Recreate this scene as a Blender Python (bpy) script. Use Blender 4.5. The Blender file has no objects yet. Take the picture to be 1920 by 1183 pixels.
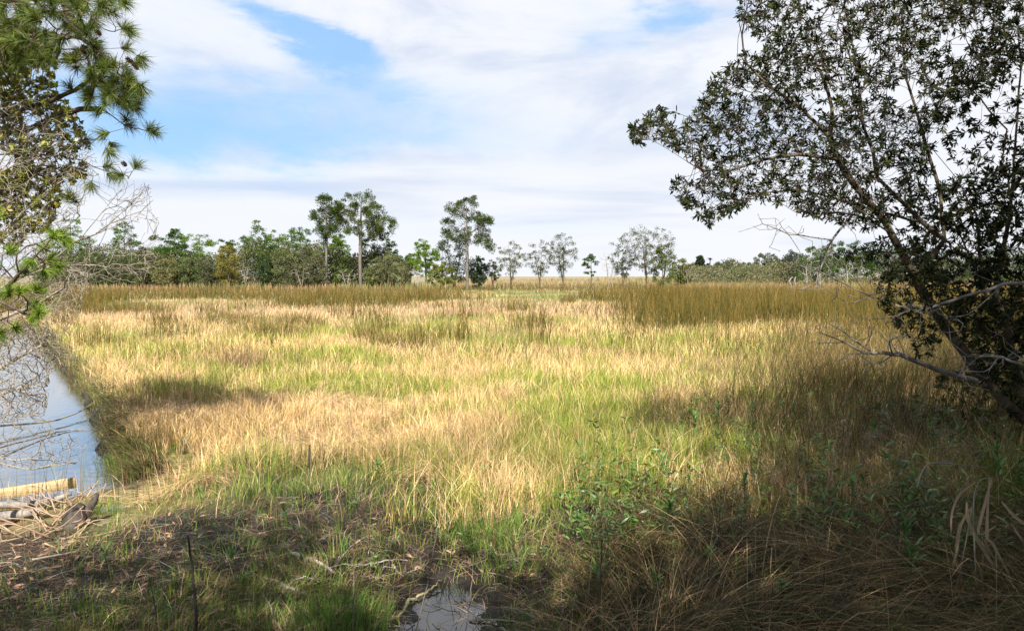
import bpy, math, random
import numpy as np
from mathutils import Vector
R = np.random.default_rng(7)
random.seed(7)
# ---------------------------------------------------------------- camera / world / sun
sc = bpy.context.scene
CH, F, HOR = 2.8, 1387.0, 518.0
PITCH = math.atan((591.5 - HOR) / F)
cd = bpy.data.cameras.new('camera'); cam = bpy.data.objects.new('camera', cd)
sc.collection.objects.link(cam); sc.camera = cam
cam.location = (0, 0, CH); cam.rotation_euler = (math.pi / 2 - PITCH, 0, 0)
cd.sensor_width = 36; cd.lens = F / 1920 * 36; cd.clip_end = 9000; cd.clip_start = 0.05
SUN = Vector((0.0, -0.73, 0.68)).normalized()        # towards the sun: behind and right of the camera
el = math.asin(SUN.z); az = math.atan2(SUN.x, SUN.y)
ld = bpy.data.lights.new('sun', 'SUN'); ld.energy = 5.0; ld.angle = math.radians(0.5); ld.color = (1, .95, .86)
lo = bpy.data.objects.new('sun', ld); sc.collection.objects.link(lo)
lo.rotation_euler = SUN.to_track_quat('Z', 'Y').to_euler()
sc.view_settings.view_transform = 'Standard'; sc.view_settings.look = 'None'
sc.view_settings.gamma = 1; sc.view_settings.exposure = 1.25

world = bpy.data.worlds.new('World'); sc.world = world; world.use_nodes = True
nt = world.node_tree; N = nt.nodes; L = nt.links; N.clear()
def nd(t, **k):
    n = N.new(t)
    for a, v in k.items(): setattr(n, a, v)
    return n
def mth(op, a, b=None, c=None):
    n = nd('ShaderNodeMath', operation=op)
    for i, v in enumerate((a, b, c)):
        if v is None: continue
        if isinstance(v, (int, float)): n.inputs[i].default_value = v
        else: L.new(v, n.inputs[i])
    return n.outputs[0]
def sstep(v, a, b):
    n = nd('ShaderNodeMapRange', interpolation_type='SMOOTHSTEP')
    L.new(v, n.inputs[0]); n.inputs[1].default_value = a; n.inputs[2].default_value = b
    return n.outputs[0]
sky = nd('ShaderNodeTexSky', sky_type='NISHITA', sun_disc=False)
sky.sun_elevation = el; sky.sun_rotation = az; sky.air_density = 1.0; sky.dust_density = 0.6; sky.ozone_density = 1.5
tc = nd('ShaderNodeTexCoord')
sep = nd('ShaderNodeSeparateXYZ'); L.new(tc.outputs['Generated'], sep.inputs[0])
sx, sy, sz = sep.outputs
AZ = mth('ARCTAN2', sx, sy)                         # radians right of straight ahead
EL = mth('ARCSINE', sz)
comb = nd('ShaderNodeCombineXYZ'); L.new(AZ, comb.inputs[0]); L.new(mth('MULTIPLY', EL, 2.6), comb.inputs[1])
def noise(vec, scale, detail=5, rough=.55, dist=0.0, off=0.0):
    m = nd('ShaderNodeMapping'); L.new(vec, m.inputs[0]); m.inputs['Location'].default_value = (off, off * .7, off * .3)
    n = nd('ShaderNodeTexNoise'); L.new(m.outputs[0], n.inputs[0]); n.inputs['Scale'].default_value = scale
    n.inputs['Detail'].default_value = detail; n.inputs['Roughness'].default_value = rough; n.inputs['Distortion'].default_value = dist
    return n.outputs[0]
n1 = noise(comb.outputs[0], 3.2, 6, .6, .4)
n2 = noise(comb.outputs[0], 7.5, 7, .62, .3, 4.2)
n3 = noise(comb.outputs[0], 1.7, 4, .5, .2, 9.1)
def skyxy(px, py):                                   # photo direction -> (azimuth, elevation)
    return math.atan((px - 960) / F), math.atan((HOR - py) / F * math.cos(math.atan((px - 960) / F)))
wz1 = mth('MULTIPLY', mth('SUBTRACT', noise(comb.outputs[0], 4.5, 6, .62, .2, 6.0), .5), .30)
wz2 = mth('MULTIPLY', mth('SUBTRACT', noise(comb.outputs[0], 4.5, 6, .62, .2, 13.0), .5), .14)
AZw = mth('ADD', AZ, wz1); ELw = mth('ADD', EL, wz2)
B = None
for px, py, wx, wy, rot, amp in [(560, 90, 100, 34, -.42, 1.0), (650, 125, 110, 26, -.35, .8), (600, 225, 330, 55, 0, .62), (380, 240, 200, 60, 0, .45), (520, 265, 300, 22, 0, .35),
                                 (1255, 38, 70, 30, 0, .95), (1090, 60, 55, 34, 0, .5), (1330, 300, 60, 60, 0, .25),
                                 (1500, 260, 190, 40, -.2, .3), (880, 430, 260, 26, 0, .26), (200, 240, 120, 80, 0, .5), (150, 20, 150, 40, 0, .2)]:
    a0, e0 = skyxy(px, py)
    u = mth('SUBTRACT', AZw, a0); v = mth('SUBTRACT', ELw, e0)
    c, s = math.cos(rot), math.sin(rot)
    uu = mth('MULTIPLY', mth('ADD', mth('MULTIPLY', u, c), mth('MULTIPLY', v, s)), F / wx)
    vv = mth('MULTIPLY', mth('SUBTRACT', mth('MULTIPLY', v, c), mth('MULTIPLY', u, s)), F / wy)
    r2 = mth('ADD', mth('POWER', mth('ABSOLUTE', uu), 2), mth('POWER', mth('ABSOLUTE', vv), 2))
    g = mth('MULTIPLY', mth('EXPONENT', mth('MULTIPLY', r2, -.7)), amp)
    B = g if B is None else mth('ADD', B, g)
# blue openings, torn by noise; away from the view the cover simply breaks up
away = mth('MAXIMUM', sstep(mth('ABSOLUTE', AZ), .8, 1.4), sstep(EL, .5, .9))
rnd = sstep(n3, .42, .6)
B = mth('ADD', mth('MULTIPLY', B, mth('SUBTRACT', 1, away)), mth('MULTIPLY', mth('MULTIPLY', rnd, away), .9))
tear = mth('ADD', mth('MULTIPLY', mth('SUBTRACT', n1, .5), 1.1), mth('MULTIPLY', mth('SUBTRACT', n2, .5), .6))
open_ = mth('MULTIPLY', sstep(mth('ADD', B, mth('MULTIPLY', tear, mth('ADD', .35, B))), -.05, 1.15), .92)
# cloud tone: white to lavender grey, drawn out in flat bands low down
cb = nd('ShaderNodeCombineXYZ'); L.new(AZ, cb.inputs[0]); L.new(mth('MULTIPLY', EL, 9), cb.inputs[1])
nb = noise(cb.outputs[0], 1.8, 5, .5, .3, 2.0)
low = sstep(EL, .22, .10)
tone = mth('ADD', mth('MULTIPLY', nb, low), mth('MULTIPLY', n1, mth('SUBTRACT', 1, low)))
toneR = mth('ADD', sstep(tone, .34, .57), mth('MULTIPLY', sstep(AZ, .1, .45), .45)) # brighter to the right
toneR = mth('MINIMUM', toneR, 1.0)
cmix = nd('ShaderNodeMix', data_type='RGBA'); L.new(toneR, cmix.inputs[0])
cmix.inputs[6].default_value = (2.85, 3.2, 3.9, 1); cmix.inputs[7].default_value = (3.95, 4.05, 4.28, 1)
bl = nd('ShaderNodeMix', data_type='RGBA'); bl.inputs[0].default_value = .8
L.new(sky.outputs[0], bl.inputs[6]); bl.inputs[7].default_value = (1.2, 2.4, 4.0, 1)
sk = nd('ShaderNodeMix', data_type='RGBA'); L.new(open_, sk.inputs[0])
L.new(cmix.outputs[2], sk.inputs[6]); L.new(bl.outputs[2], sk.inputs[7])
bg = nd('ShaderNodeBackground'); bg.inputs[1].default_value = 0.1
L.new(sk.outputs[2], bg.inputs[0])
wo = nd('ShaderNodeOutputWorld'); L.new(bg.outputs[0], wo.inputs[0])

# ---------------------------------------------------------------- projection helpers
cp, sp_ = math.cos(PITCH), math.sin(PITCH)
def W(px, py, D):
    """world point seen at photo pixel (px,py) at distance D along +Y"""
    px = np.asarray(px, float); py = np.asarray(py, float); D = np.asarray(D, float)
    a = (px - 960) / F; b = -(py - 591.5) / F
    y = cp + b * sp_; z = -sp_ + b * cp
    k = D / y
    return np.stack(np.broadcast_arrays(a * k, D, CH + z * k), -1)
def G(px, py, z=0.0):
    px = np.asarray(px, float); py = np.asarray(py, float)
    a = (px - 960) / F; b = -(py - 591.5) / F
    y = cp + b * sp_; zz = -sp_ + b * cp
    k = (z - CH) / zz
    return np.stack(np.broadcast_arrays(a * k, y * k, z + 0 * k), -1)

# ---------------------------------------------------------------- numeric helpers
def vnoise(x, y, scale, seed=0, octv=3):
    rs = np.random.default_rng(1000 + seed); tot = 0; amp = 1; nrm = 0
    for o in range(octv):
        T = rs.random((64, 64)); u = x / scale + 17.3 * o; v = y / scale + 5.1 * o
        iu = np.floor(u).astype(int); iv = np.floor(v).astype(int); fu = u - iu; fv = v - iv
        fu = fu * fu * (3 - 2 * fu); fv = fv * fv * (3 - 2 * fv)
        a = T[iu % 64, iv % 64]; b = T[(iu + 1) % 64, iv % 64]; c = T[iu % 64, (iv + 1) % 64]; d = T[(iu + 1) % 64, (iv + 1) % 64]
        tot = tot + amp * ((a * (1 - fu) + b * fu) * (1 - fv) + (c * (1 - fu) + d * fu) * fv); nrm += amp
        amp *= .5; scale /= 2.1
    return tot / nrm
def inpoly(x, y, P):
    P = np.asarray(P, float); ins = np.zeros(np.shape(x), bool); j = len(P) - 1
    for i in range(len(P)):
        xi, yi = P[i][:2]; xj, yj = P[j][:2]
        c = ((yi > y) != (yj > y)) & (x < (xj - xi) * (y - yi) / (yj - yi + 1e-12) + xi)
        ins ^= c; j = i
    return ins
def sdist(x, y, P):
    """signed distance to polygon, positive inside"""
    P = np.asarray(P, float); d = np.full(np.shape(x), 1e9); j = len(P) - 1
    for i in range(len(P)):
        ax, ay = P[j][:2]; bx, by = P[i][:2]; ex, ey = bx - ax, by - ay
        t = np.clip(((x - ax) * ex + (y - ay) * ey) / (ex * ex + ey * ey + 1e-9), 0, 1)
        d = np.minimum(d, np.hypot(x - ax - t * ex, y - ay - t * ey)); j = i
    return np.where(inpoly(x, y, P), d, -d)
def ss(v, a, b):
    t = np.clip((v - a) / (b - a), 0, 1); return t * t * (3 - 2 * t)
def nrmz(v): return v / (np.linalg.norm(v, axis=-1, keepdims=True) + 1e-9)
def samp_poly(P, n, rng=R):
    P = np.asarray(P, float); lo_, hi_ = P.min(0), P.max(0); out = []; c = 0
    while c < n:
        q = lo_ + rng.random((n * 3, 2)) * (hi_ - lo_); q = q[inpoly(q[:, 0], q[:, 1], P)]
        out.append(q); c += len(q)
    return np.concatenate(out)[:n]

# ---------------------------------------------------------------- materials
def mat(name):
    m = bpy.data.materials.new(name); m.use_nodes = True; m.node_tree.nodes.clear(); return m
def veg_mat(name, trans=.3, rough=.55, spec=.3, vary=.25, nscale=8.0):
    m = mat(name); n = m.node_tree.nodes; l = m.node_tree.links
    at = n.new('ShaderNodeAttribute'); at.attribute_name = 'col'
    tcn = n.new('ShaderNodeTexCoord'); no = n.new('ShaderNodeTexNoise'); no.inputs['Scale'].default_value = nscale
    l.new(tcn.outputs['Object'], no.inputs[0])
    mr = n.new('ShaderNodeMapRange'); l.new(no.outputs[0], mr.inputs[0]); mr.inputs[1].default_value = .3; mr.inputs[2].default_value = .7
    mr.inputs[3].default_value = 1 - vary; mr.inputs[4].default_value = 1 + vary
    hv = n.new('ShaderNodeHueSaturation'); l.new(at.outputs['Color'], hv.inputs['Color']); l.new(mr.outputs[0], hv.inputs['Value'])
    p = n.new('ShaderNodeBsdfPrincipled'); l.new(hv.outputs[0], p.inputs['Base Color'])
    p.inputs['Roughness'].default_value = rough; p.inputs['Specular IOR Level'].default_value = spec
    o = n.new('ShaderNodeOutputMaterial')
    if trans > 0:
        t = n.new('ShaderNodeBsdfTranslucent'); l.new(hv.outputs[0], t.inputs[0])
        mx = n.new('ShaderNodeMixShader'); mx.inputs[0].default_value = trans
        l.new(p.outputs[0], mx.inputs[1]); l.new(t.outputs[0], mx.inputs[2]); l.new(mx.outputs[0], o.inputs[0])
    else: l.new(p.outputs[0], o.inputs[0])
    return m
def bark_mat(name, c1, c2, c3=None, scale=14, stretch=.25, bump=.5, rough=.85):
    m = mat(name); n = m.node_tree.nodes; l = m.node_tree.links
    tcn = n.new('ShaderNodeTexCoord'); mp = n.new('ShaderNodeMapping'); mp.inputs['Scale'].default_value = (1, 1, stretch)
    l.new(tcn.outputs['Object'], mp.inputs[0])
    no = n.new('ShaderNodeTexNoise'); no.inputs['Scale'].default_value = scale; no.inputs['Detail'].default_value = 8; no.inputs['Roughness'].default_value = .7
    l.new(mp.outputs[0], no.inputs[0])
    cr = n.new('ShaderNodeValToRGB'); l.new(no.outputs[0], cr.inputs[0])
    cr.color_ramp.elements[0].position = .35; cr.color_ramp.elements[0].color = (*c1, 1)
    cr.color_ramp.elements[1].position = .68; cr.color_ramp.elements[1].color = (*c2, 1)
    col = cr.outputs[0]
    if c3:                                                     # lichen patches
        n2_ = n.new('ShaderNodeTexNoise'); n2_.inputs['Scale'].default_value = 5; n2_.inputs['Detail'].default_value = 4; l.new(tcn.outputs['Object'], n2_.inputs[0])
        mr = n.new('ShaderNodeMapRange'); l.new(n2_.outputs[0], mr.inputs[0]); mr.inputs[1].default_value = .54; mr.inputs[2].default_value = .64
        mx = n.new('ShaderNodeMix'); mx.data_type = 'RGBA'; l.new(mr.outputs[0], mx.inputs[0]); l.new(col, mx.inputs[6]); mx.inputs[7].default_value = (*c3, 1)
        col = mx.outputs[2]
    p = n.new('ShaderNodeBsdfPrincipled'); l.new(col, p.inputs['Base Color']); p.inputs['Roughness'].default_value = rough
    p.inputs['Specular IOR Level'].default_value = .2
    bp = n.new('ShaderNodeBump'); bp.inputs['Strength'].default_value = bump; bp.inputs['Distance'].default_value = .02
    l.new(no.outputs[0], bp.inputs['Height']); l.new(bp.outputs[0], p.inputs['Normal'])
    o = n.new('ShaderNodeOutputMaterial'); l.new(p.outputs[0], o.inputs[0]); return m
M_GRASS = veg_mat('dry_grass', .25, .65, .15, .2, 3)
M_LEAF = veg_mat('leaf', .28, .42, .5, .25, 6)
M_DARKLEAF = veg_mat('waxy_leaf', .16, .55, .12, .25, 6)
M_NEEDLE = veg_mat('needle', .3, .5, .35, .2, 6)
M_FARLEAF = veg_mat('far_leaf', .3, .8, .03, .3, .8)
M_BARK = bark_mat('grey_bark', (.035, .026, .018), (.125, .095, .065), (.15, .145, .085), 22)
M_BARKD = bark_mat('dark_pine_bark', (.035, .024, .018), (.12, .085, .065), None, 18)
M_FARBARK = bark_mat('far_pine_bark', (.075, .062, .052), (.19, .165, .145), None, 2.5, .3, .2)
M_TWIG = bark_mat('bare_twig', (.14, .115, .09), (.34, .29, .235), (.21, .21, .11), 12)
M_WHITE = bark_mat('bleached_wood', (.22, .20, .17), (.46, .43, .38), (.16, .14, .11), 16)
M_LUMBER = bark_mat('new_lumber', (.27, .18, .085), (.50, .38, .22), None, 5, 9, .15, .65)
M_ROT = bark_mat('wet_dark_wood', (.022, .018, .014), (.085, .07, .055), None, 18, .4, .6, .6)
M_LOG = bark_mat('weathered_log', (.12, .10, .085), (.30, .27, .24), (.09, .075, .06), 16, .3, .6)

ALB = .80
# ---------------------------------------------------------------- object helpers
C = sc.collection
def put(o, parent=None, label=None, cat=None, group=None, kind=None):
    if o.name not in C.objects: C.objects.link(o)
    if parent: o.parent = parent
    if label: o['label'] = label
    if cat: o['category'] = cat
    if group: o['group'] = group
    if kind: o['kind'] = kind
    return o
def empty(name, loc, label, cat, group=None):
    e = bpy.data.objects.new(name, None); e.location = [float(v) for v in loc]; e.empty_display_size = .2
    return put(e, None, label, cat, group)
def mesh(name, V, faces, m, parent=None, col=None, smooth=False, **k):
    """faces: list of (n,k) int arrays; V world coordinates (moved into the parent's frame)"""
    V = np.asarray(V, np.float32)
    if parent is not None and parent.type == 'EMPTY': V = V - np.array(parent.location, np.float32)
    elif parent is not None and parent.parent is not None: V = V - np.array(parent.parent.location, np.float32)
    me = bpy.data.meshes.new(name)
    faces = [np.asarray(f, np.int32) for f in faces if len(f)]
    me.vertices.add(len(V)); me.vertices.foreach_set('co', V.ravel())
    li = np.concatenate([f.ravel() for f in faces]); lt = np.concatenate([np.full(len(f), f.shape[1], np.int32) for f in faces])
    ls = np.concatenate([[0], np.cumsum(lt)[:-1]]).astype(np.int32)
    me.loops.add(len(li)); me.loops.foreach_set('vertex_index', li)
    me.polygons.add(len(lt)); me.polygons.foreach_set('loop_start', ls); me.polygons.foreach_set('loop_total', lt)
    if smooth: me.polygons.foreach_set('use_smooth', np.ones(len(lt), bool))
    me.update(calc_edges=True)
    if col is not None:
        a = me.attributes.new('col', 'FLOAT_COLOR', 'POINT')
        c4 = np.ones((len(V), 4), np.float32); c4[:, :3] = np.clip(np.asarray(col) * ALB, 0.0015, 1); a.data.foreach_set('color', c4.ravel())
    me.materials.append(m)
    return put(bpy.data.objects.new(name, me), parent, **k)
def merge(parts):
    """parts: [(V, faces, col)] -> one"""
    Vs, Fs, Cs, o = [], {}, [], 0
    for V, fs, c in parts:
        if not len(V): continue
        for f in fs:
            if len(f): Fs.setdefault(f.shape[1], []).append(f + o)
        Vs.append(V); o += len(V)
        if c is not None: Cs.append(c)
    return np.concatenate(Vs), [np.concatenate(v) for v in Fs.values()], (np.concatenate(Cs) if Cs else None)

def blades(P, h, w, ang, lean, droop, col, seg=2, tip=None, face=None):
    """curved tapering blades. P (n,3), h,w,ang,lean,droop (n,), col (n,3)"""
    n = len(P); b = lambda v: np.broadcast_to(np.asarray(v, float), (n,))
    h, w, ang, lean, droop = map(b, (h, w, ang, lean, droop))
    d = np.stack([np.cos(ang), np.sin(ang), 0 * ang], -1)
    fa = R.random(n) * math.pi if face is None else b(face)
    s = np.stack([np.cos(fa), np.sin(fa), 0 * fa], -1)
    V = np.empty((n, 2 * seg + 1, 3)); Cc = np.empty((n, 2 * seg + 1, 3))
    tipc = col * 1.12 if tip is None else tip
    for k in range(seg + 1):
        t = k / seg
        c = P + d * (h * lean * t ** 1.7)[:, None]; c[:, 2] += h * (t - droop * t ** 2.2)
        cc = col * (1 - t) + tipc * t
        if k < seg:
            ww = w * (1 - t) ** .5 / 2 if k else w / 2
            V[:, 2 * k] = c - s * ww[:, None]; V[:, 2 * k + 1] = c + s * ww[:, None]
            Cc[:, 2 * k] = cc; Cc[:, 2 * k + 1] = cc
        else: V[:, 2 * seg] = c; Cc[:, 2 * seg] = cc
    base = (np.arange(n) * (2 * seg + 1))[:, None]
    q = np.concatenate([base + np.array([[2 * k, 2 * k + 1, 2 * k + 3, 2 * k + 2]]) for k in range(seg - 1)]) if seg > 1 else np.zeros((0, 4), int)
    t3 = base + np.array([[2 * seg - 2, 2 * seg - 1, 2 * seg]])
    return V.reshape(-1, 3), [q, t3], Cc.reshape(-1, 3)
def leaves(P, d, nrm, Ln, Wd, col, simple=False, fold=.15):
    """leaf blades from P along d, nrm roughly the leaf normal"""
    n = len(P); d = nrmz(d); s = nrmz(np.cross(d, nrm)); u = np.cross(s, d)
    Ln = np.broadcast_to(Ln, (n,))[:, None]; Wd = np.broadcast_to(Wd, (n,))[:, None]
    if simple:
        V = np.stack([P, P + d * Ln * .5 - s * Wd / 2, P + d * Ln, P + d * Ln * .5 + s * Wd / 2], 1)
        f = (np.arange(n) * 4)[:, None] + np.array([[0, 1, 2, 3]])
        return V.reshape(-1, 3), [f], np.repeat(col, 4, 0)
    V = np.stack([P, P + d * Ln * .35 - s * Wd * .42 + u * Wd * fold, P + d * Ln * .35 + s * Wd * .42 + u * Wd * fold,
                  P + d * Ln * .72 - s * Wd * .45 + u * (Wd * fold - Ln * .05), P + d * Ln * .72 + s * Wd * .45 + u * (Wd * fold - Ln * .05), P + d * Ln - u * Ln * .12], 1)
    b = (np.arange(n) * 6)[:, None]
    return V.reshape(-1, 3), [np.concatenate([b + np.array([[0, 1, 2]]), b + np.array([[3, 5, 4]])]), b + np.array([[1, 3, 4, 2]])], np.repeat(col, 6, 0)

def grow(seeds, att, step, r0, Rb, jit=.12, up=0.0, rng=R, pathpen=.0, inertia=.5):
    """skeleton: seed polylines (first is the stem; later ones join the nearest node), then every attractor joined
    to its nearest node by a curved shoot. returns pos, parent, radius"""
    cap = 400 + sum(int(sum(np.linalg.norm(np.diff(np.array(s), axis=0), axis=1)) / step) + len(s) + 2 for s in seeds) + len(att) * 14
    pos = np.zeros((cap, 3)); par = np.full(cap, -1); dr = np.zeros((cap, 3)); n = 0; plen = np.zeros(cap)
    def add(p, q):
        nonlocal n
        pos[n] = p; par[n] = q
        if q >= 0: dr[n] = nrmz(p - pos[q]); plen[n] = plen[q] + np.linalg.norm(p - pos[q])
        else: dr[n] = (0, 0, 1)
        n += 1; return n - 1
    for si, s in enumerate(seeds):
        s = np.asarray(s, float)
        if si == 0: q = add(s[0], -1)
        else:
            j = int(np.argmin(np.linalg.norm(pos[:n] - s[0], axis=1))); q = j
            if np.linalg.norm(pos[j] - s[0]) > step * .3: q = add(s[0], j)
        for a, b in zip(s[:-1], s[1:]):
            ln = np.linalg.norm(b - a); k = max(1, int(ln / step))
            for i in range(1, k + 1):
                jt = rng.normal(0, 1, 3) * jit * step * .35 * (i < k)
                q = add(a + (b - a) * i / k + jt, q)
    if len(att):
        base = pos[:n].copy()
        dd = np.array([np.min(np.linalg.norm(base - a, axis=1)) for a in att])
        for i in np.argsort(dd):
            a = att[i]; dv = a - pos[:n]; dist = np.linalg.norm(dv, axis=1)
            cosv = np.einsum('ij,ij->i', dv, dr[:n]) / (dist + 1e-6)
            cost = dist * (1.25 - inertia * cosv) + pathpen * plen[:n]
            j = int(np.argmin(cost)); ln = dist[j]; k = int(min(13, max(1, round(ln / step))))
            p0 = pos[j].copy(); c1 = p0 + dr[j] * ln * .35 + np.array([0, 0, up * ln]); q = j
            for m_ in range(1, k + 1):
                t = m_ / k; p = (1 - t) ** 2 * p0 + 2 * t * (1 - t) * c1 + t * t * a
                if m_ < k: p = p + rng.normal(0, 1, 3) * jit * step
                q = add(p, q)
    pos = pos[:n]; par = par[:n]; tips = np.zeros(n); ch = np.zeros(n, int)
    np.add.at(ch, par[par >= 0], 1); tips[ch == 0] = 1
    for i in range(n - 1, 0, -1): tips[par[i]] += tips[i]
    e = math.log(max(tips[0], 2)) / math.log(Rb / r0)
    return pos, par, r0 * tips ** (1 / e), ch
def tubes(pos, par, rad, k, mask=None):
    n = len(pos); idx = np.arange(n); mask = np.ones(n, bool) if mask is None else mask
    main = np.full(n, -1); order = np.argsort(rad, kind='stable'); v = order[par[order] >= 0]; main[par[v]] = v
    tan = np.zeros((n, 3)); has = par >= 0; tan[has] = nrmz(pos[has] - pos[par[has]])
    mm = main >= 0; t2 = tan.copy(); t2[mm] = nrmz(tan[mm] + nrmz(pos[main[mm]] - pos[mm]))
    ref = np.array([.31, .87, .38]); ref /= np.linalg.norm(ref)
    def ring(p, t, r):
        a = nrmz(np.cross(t, ref)); b = np.cross(t, a); th = np.arange(k) * 2 * math.pi / k
        return p[:, None] + r[:, None, None] * (np.cos(th)[None, :, None] * a[:, None] + np.sin(th)[None, :, None] * b[:, None])
    use = mask & has
    need = np.zeros(n, bool); need[idx[use]] = True; need[par[use]] = True
    rid = np.full(n, -1); rid[need] = np.arange(need.sum())
    Vr = ring(pos[need], t2[need], rad[need])
    side = use & (main[np.maximum(par, 0)] != idx); sd = np.full(n, -1); sd[side] = np.arange(side.sum()) + need.sum()
    if side.any(): Vr = np.concatenate([Vr, ring(pos[par[side]], tan[side], np.minimum(rad[side] * 1.15, rad[par[side]]))])
    a = np.where(side[use], sd[use], rid[par[use]]) * k; b = rid[use] * k
    j = np.arange(k); j2 = (j + 1) % k
    f = np.stack([a[:, None] + j, a[:, None] + j2, b[:, None] + j2, b[:, None] + j], -1).reshape(-1, 4)
    return Vr.reshape(-1, 3), [f], None
def polytube(pts, r, k=6, sub=6, wob=0.0):
    """one smooth tapered tube through pts; r scalar or list"""
    pts = np.asarray(pts, float); n = len(pts); r = np.broadcast_to(np.asarray(r, float), (n,)) if np.ndim(r) < 1 or len(np.atleast_1d(r)) == n else np.linspace(r[0], r[-1], n)
    t = np.linspace(0, n - 1, (n - 1) * sub + 1); i = np.minimum(t.astype(int), n - 2); f = (t - i)[:, None]
    p0 = pts[np.maximum(i - 1, 0)]; p1 = pts[i]; p2 = pts[i + 1]; p3 = pts[np.minimum(i + 2, n - 1)]
    P = .5 * (2 * p1 + (p2 - p0) * f + (2 * p0 - 5 * p1 + 4 * p2 - p3) * f ** 2 + (3 * p1 - p0 - 3 * p2 + p3) * f ** 3)
    if wob: P[1:-1] += R.normal(0, wob, (len(P) - 2, 3))
    rr = np.interp(t, np.arange(n), r); rr = rr * (1 + (R.random(len(rr)) - .5) * (.03 if k > 9 else .15))
    pr = np.arange(len(P)) - 1
    V, F_, _ = tubes(P, pr, rr, k)
    m0 = len(V); V = np.concatenate([V, [P[0]], [P[-1]]]); j = np.arange(k); j2 = (j + 1) % k; e = (len(P) - 1) * k
    caps = np.concatenate([np.stack([j2, j, np.full(k, m0)], -1), np.stack([e + j, e + j2, np.full(k, m0 + 1)], -1)])
    return V, [F_[0], caps], None
def vcol(base, n, var=.2, hue=.08, rng=R):
    base = np.asarray(base, float); v = 1 + (rng.random((n, 1)) - .5) * 2 * var
    return base * v * (1 + (rng.random((n, 3)) - .5) * 2 * hue)
def rdir(n, rng=R): return nrmz(rng.normal(0, 1, (n, 3)))
# ---------------------------------------------------------------- terrain
WZ = -.38
bankR = [(235, 902), (215, 868), (200, 815), (168, 750), (128, 700), (92, 655), (60, 632)]
bR = [tuple(G(a, b, WZ)[:2]) for a, b in bankR]
last = np.array(bR[-1]); prev = np.array(bR[-3]); dl = nrmz(last - prev)
canal = bR + [tuple(last + dl * 12), tuple(last + dl * 12 + np.array([-9, -4])), (-40, 30), (-30, 9.4), tuple(G(-250, 960, WZ)[:2]), tuple(G(0, 938, WZ)[:2]), tuple(G(130, 922, WZ)[:2])]
canal = np.array(canal)
pud = np.array([G(a, b)[:2] for a, b in [(735, 1200), (760, 1110), (800, 1080), (850, 1072), (905, 1090), (935, 1140), (960, 1215), (940, 1260), (760, 1260)]])
def tz(x, y):
    near = np.exp(-np.maximum(y - 14, 0) / 20)
    z = (vnoise(x, y, 2.2, 1, 4) - .5) * .22 * near + (vnoise(x, y, .5, 2, 3) - .5) * .10 * near
    z = z + .03
    z = z - .37 * ss(-x, 3.7, 5.0) * ss(y, 6.6, 9.4) * ss(-y, -14, -11)
    s = sdist(x, y, canal) + (vnoise(x, y, 1.1, 3) - .5) * .7
    m = ss(s, -.35, .55)
    z = z * (1 - m) - 1.0 * m
    s2 = sdist(x, y, pud) + (vnoise(x, y, .35, 4, 4) - .5) * .34
    m2 = ss(s2, -.55, .3)
    z = z * (1 - m2) + (-.115 + (vnoise(x, y, .22, 5) - .5) * .07) * m2
    # tangled bank rises a little to the lower right
    z = z + .25 * ss(x - .25 * y, .6, 4.0) * ss(y, 22, 9)
    # low sandy rise far beyond the marsh
    z = z + 1.2 * ss(y, 185, 260) * ss(x, -60, 10) * (1 - ss(y, 330, 520))
    return z
xs = np.concatenate([-np.geomspace(3500, 32, 26), np.arange(-31, -12, .4), np.arange(-12, -1.9, .13), np.arange(-1.9, 1.3, .045), np.arange(1.3, 11, .13), np.arange(11, 24, .5), np.geomspace(24, 3500, 28)])
ys = np.concatenate([[-300, -80, -30, -12, -4, 0, 2, 3.5], np.arange(4.6, 7.3, .045), np.arange(7.3, 14, .13), np.arange(14, 36, .35), np.geomspace(36, 400, 70), np.geomspace(440, 6000, 12)])
X, Y = np.meshgrid(xs, ys); Z = tz(X, Y); nx, ny = len(xs), len(ys)
i = (np.arange(ny - 1)[:, None] * nx + np.arange(nx - 1)).reshape(-1)
gf = np.stack([i, i + 1, i + nx + 1, i + nx], -1)
straw = np.array([.42, .29, .13]); soil = np.array([.017, .0145, .0125]); grn = np.array([.16, .19, .045]); litter = np.array([.055, .04, .028])
xf, yf = X.ravel(), Y.ravel()
a1 = ss(vnoise(xf, yf, 7, 11, 3), .35, .65)[:, None]
gc = (straw * a1 + grn * (1 - a1)) * .8
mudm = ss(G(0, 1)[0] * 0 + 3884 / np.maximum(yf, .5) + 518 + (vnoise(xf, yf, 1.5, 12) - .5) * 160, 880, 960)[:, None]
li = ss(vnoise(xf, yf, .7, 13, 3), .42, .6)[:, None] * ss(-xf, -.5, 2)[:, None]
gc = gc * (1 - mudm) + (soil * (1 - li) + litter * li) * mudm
cs = ss(sdist(xf, yf, canal), -.8, 0)[:, None]; gc = gc * (1 - cs) + soil * cs
gc[(yf > 185)] = np.array([.27, .22, .11])
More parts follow.
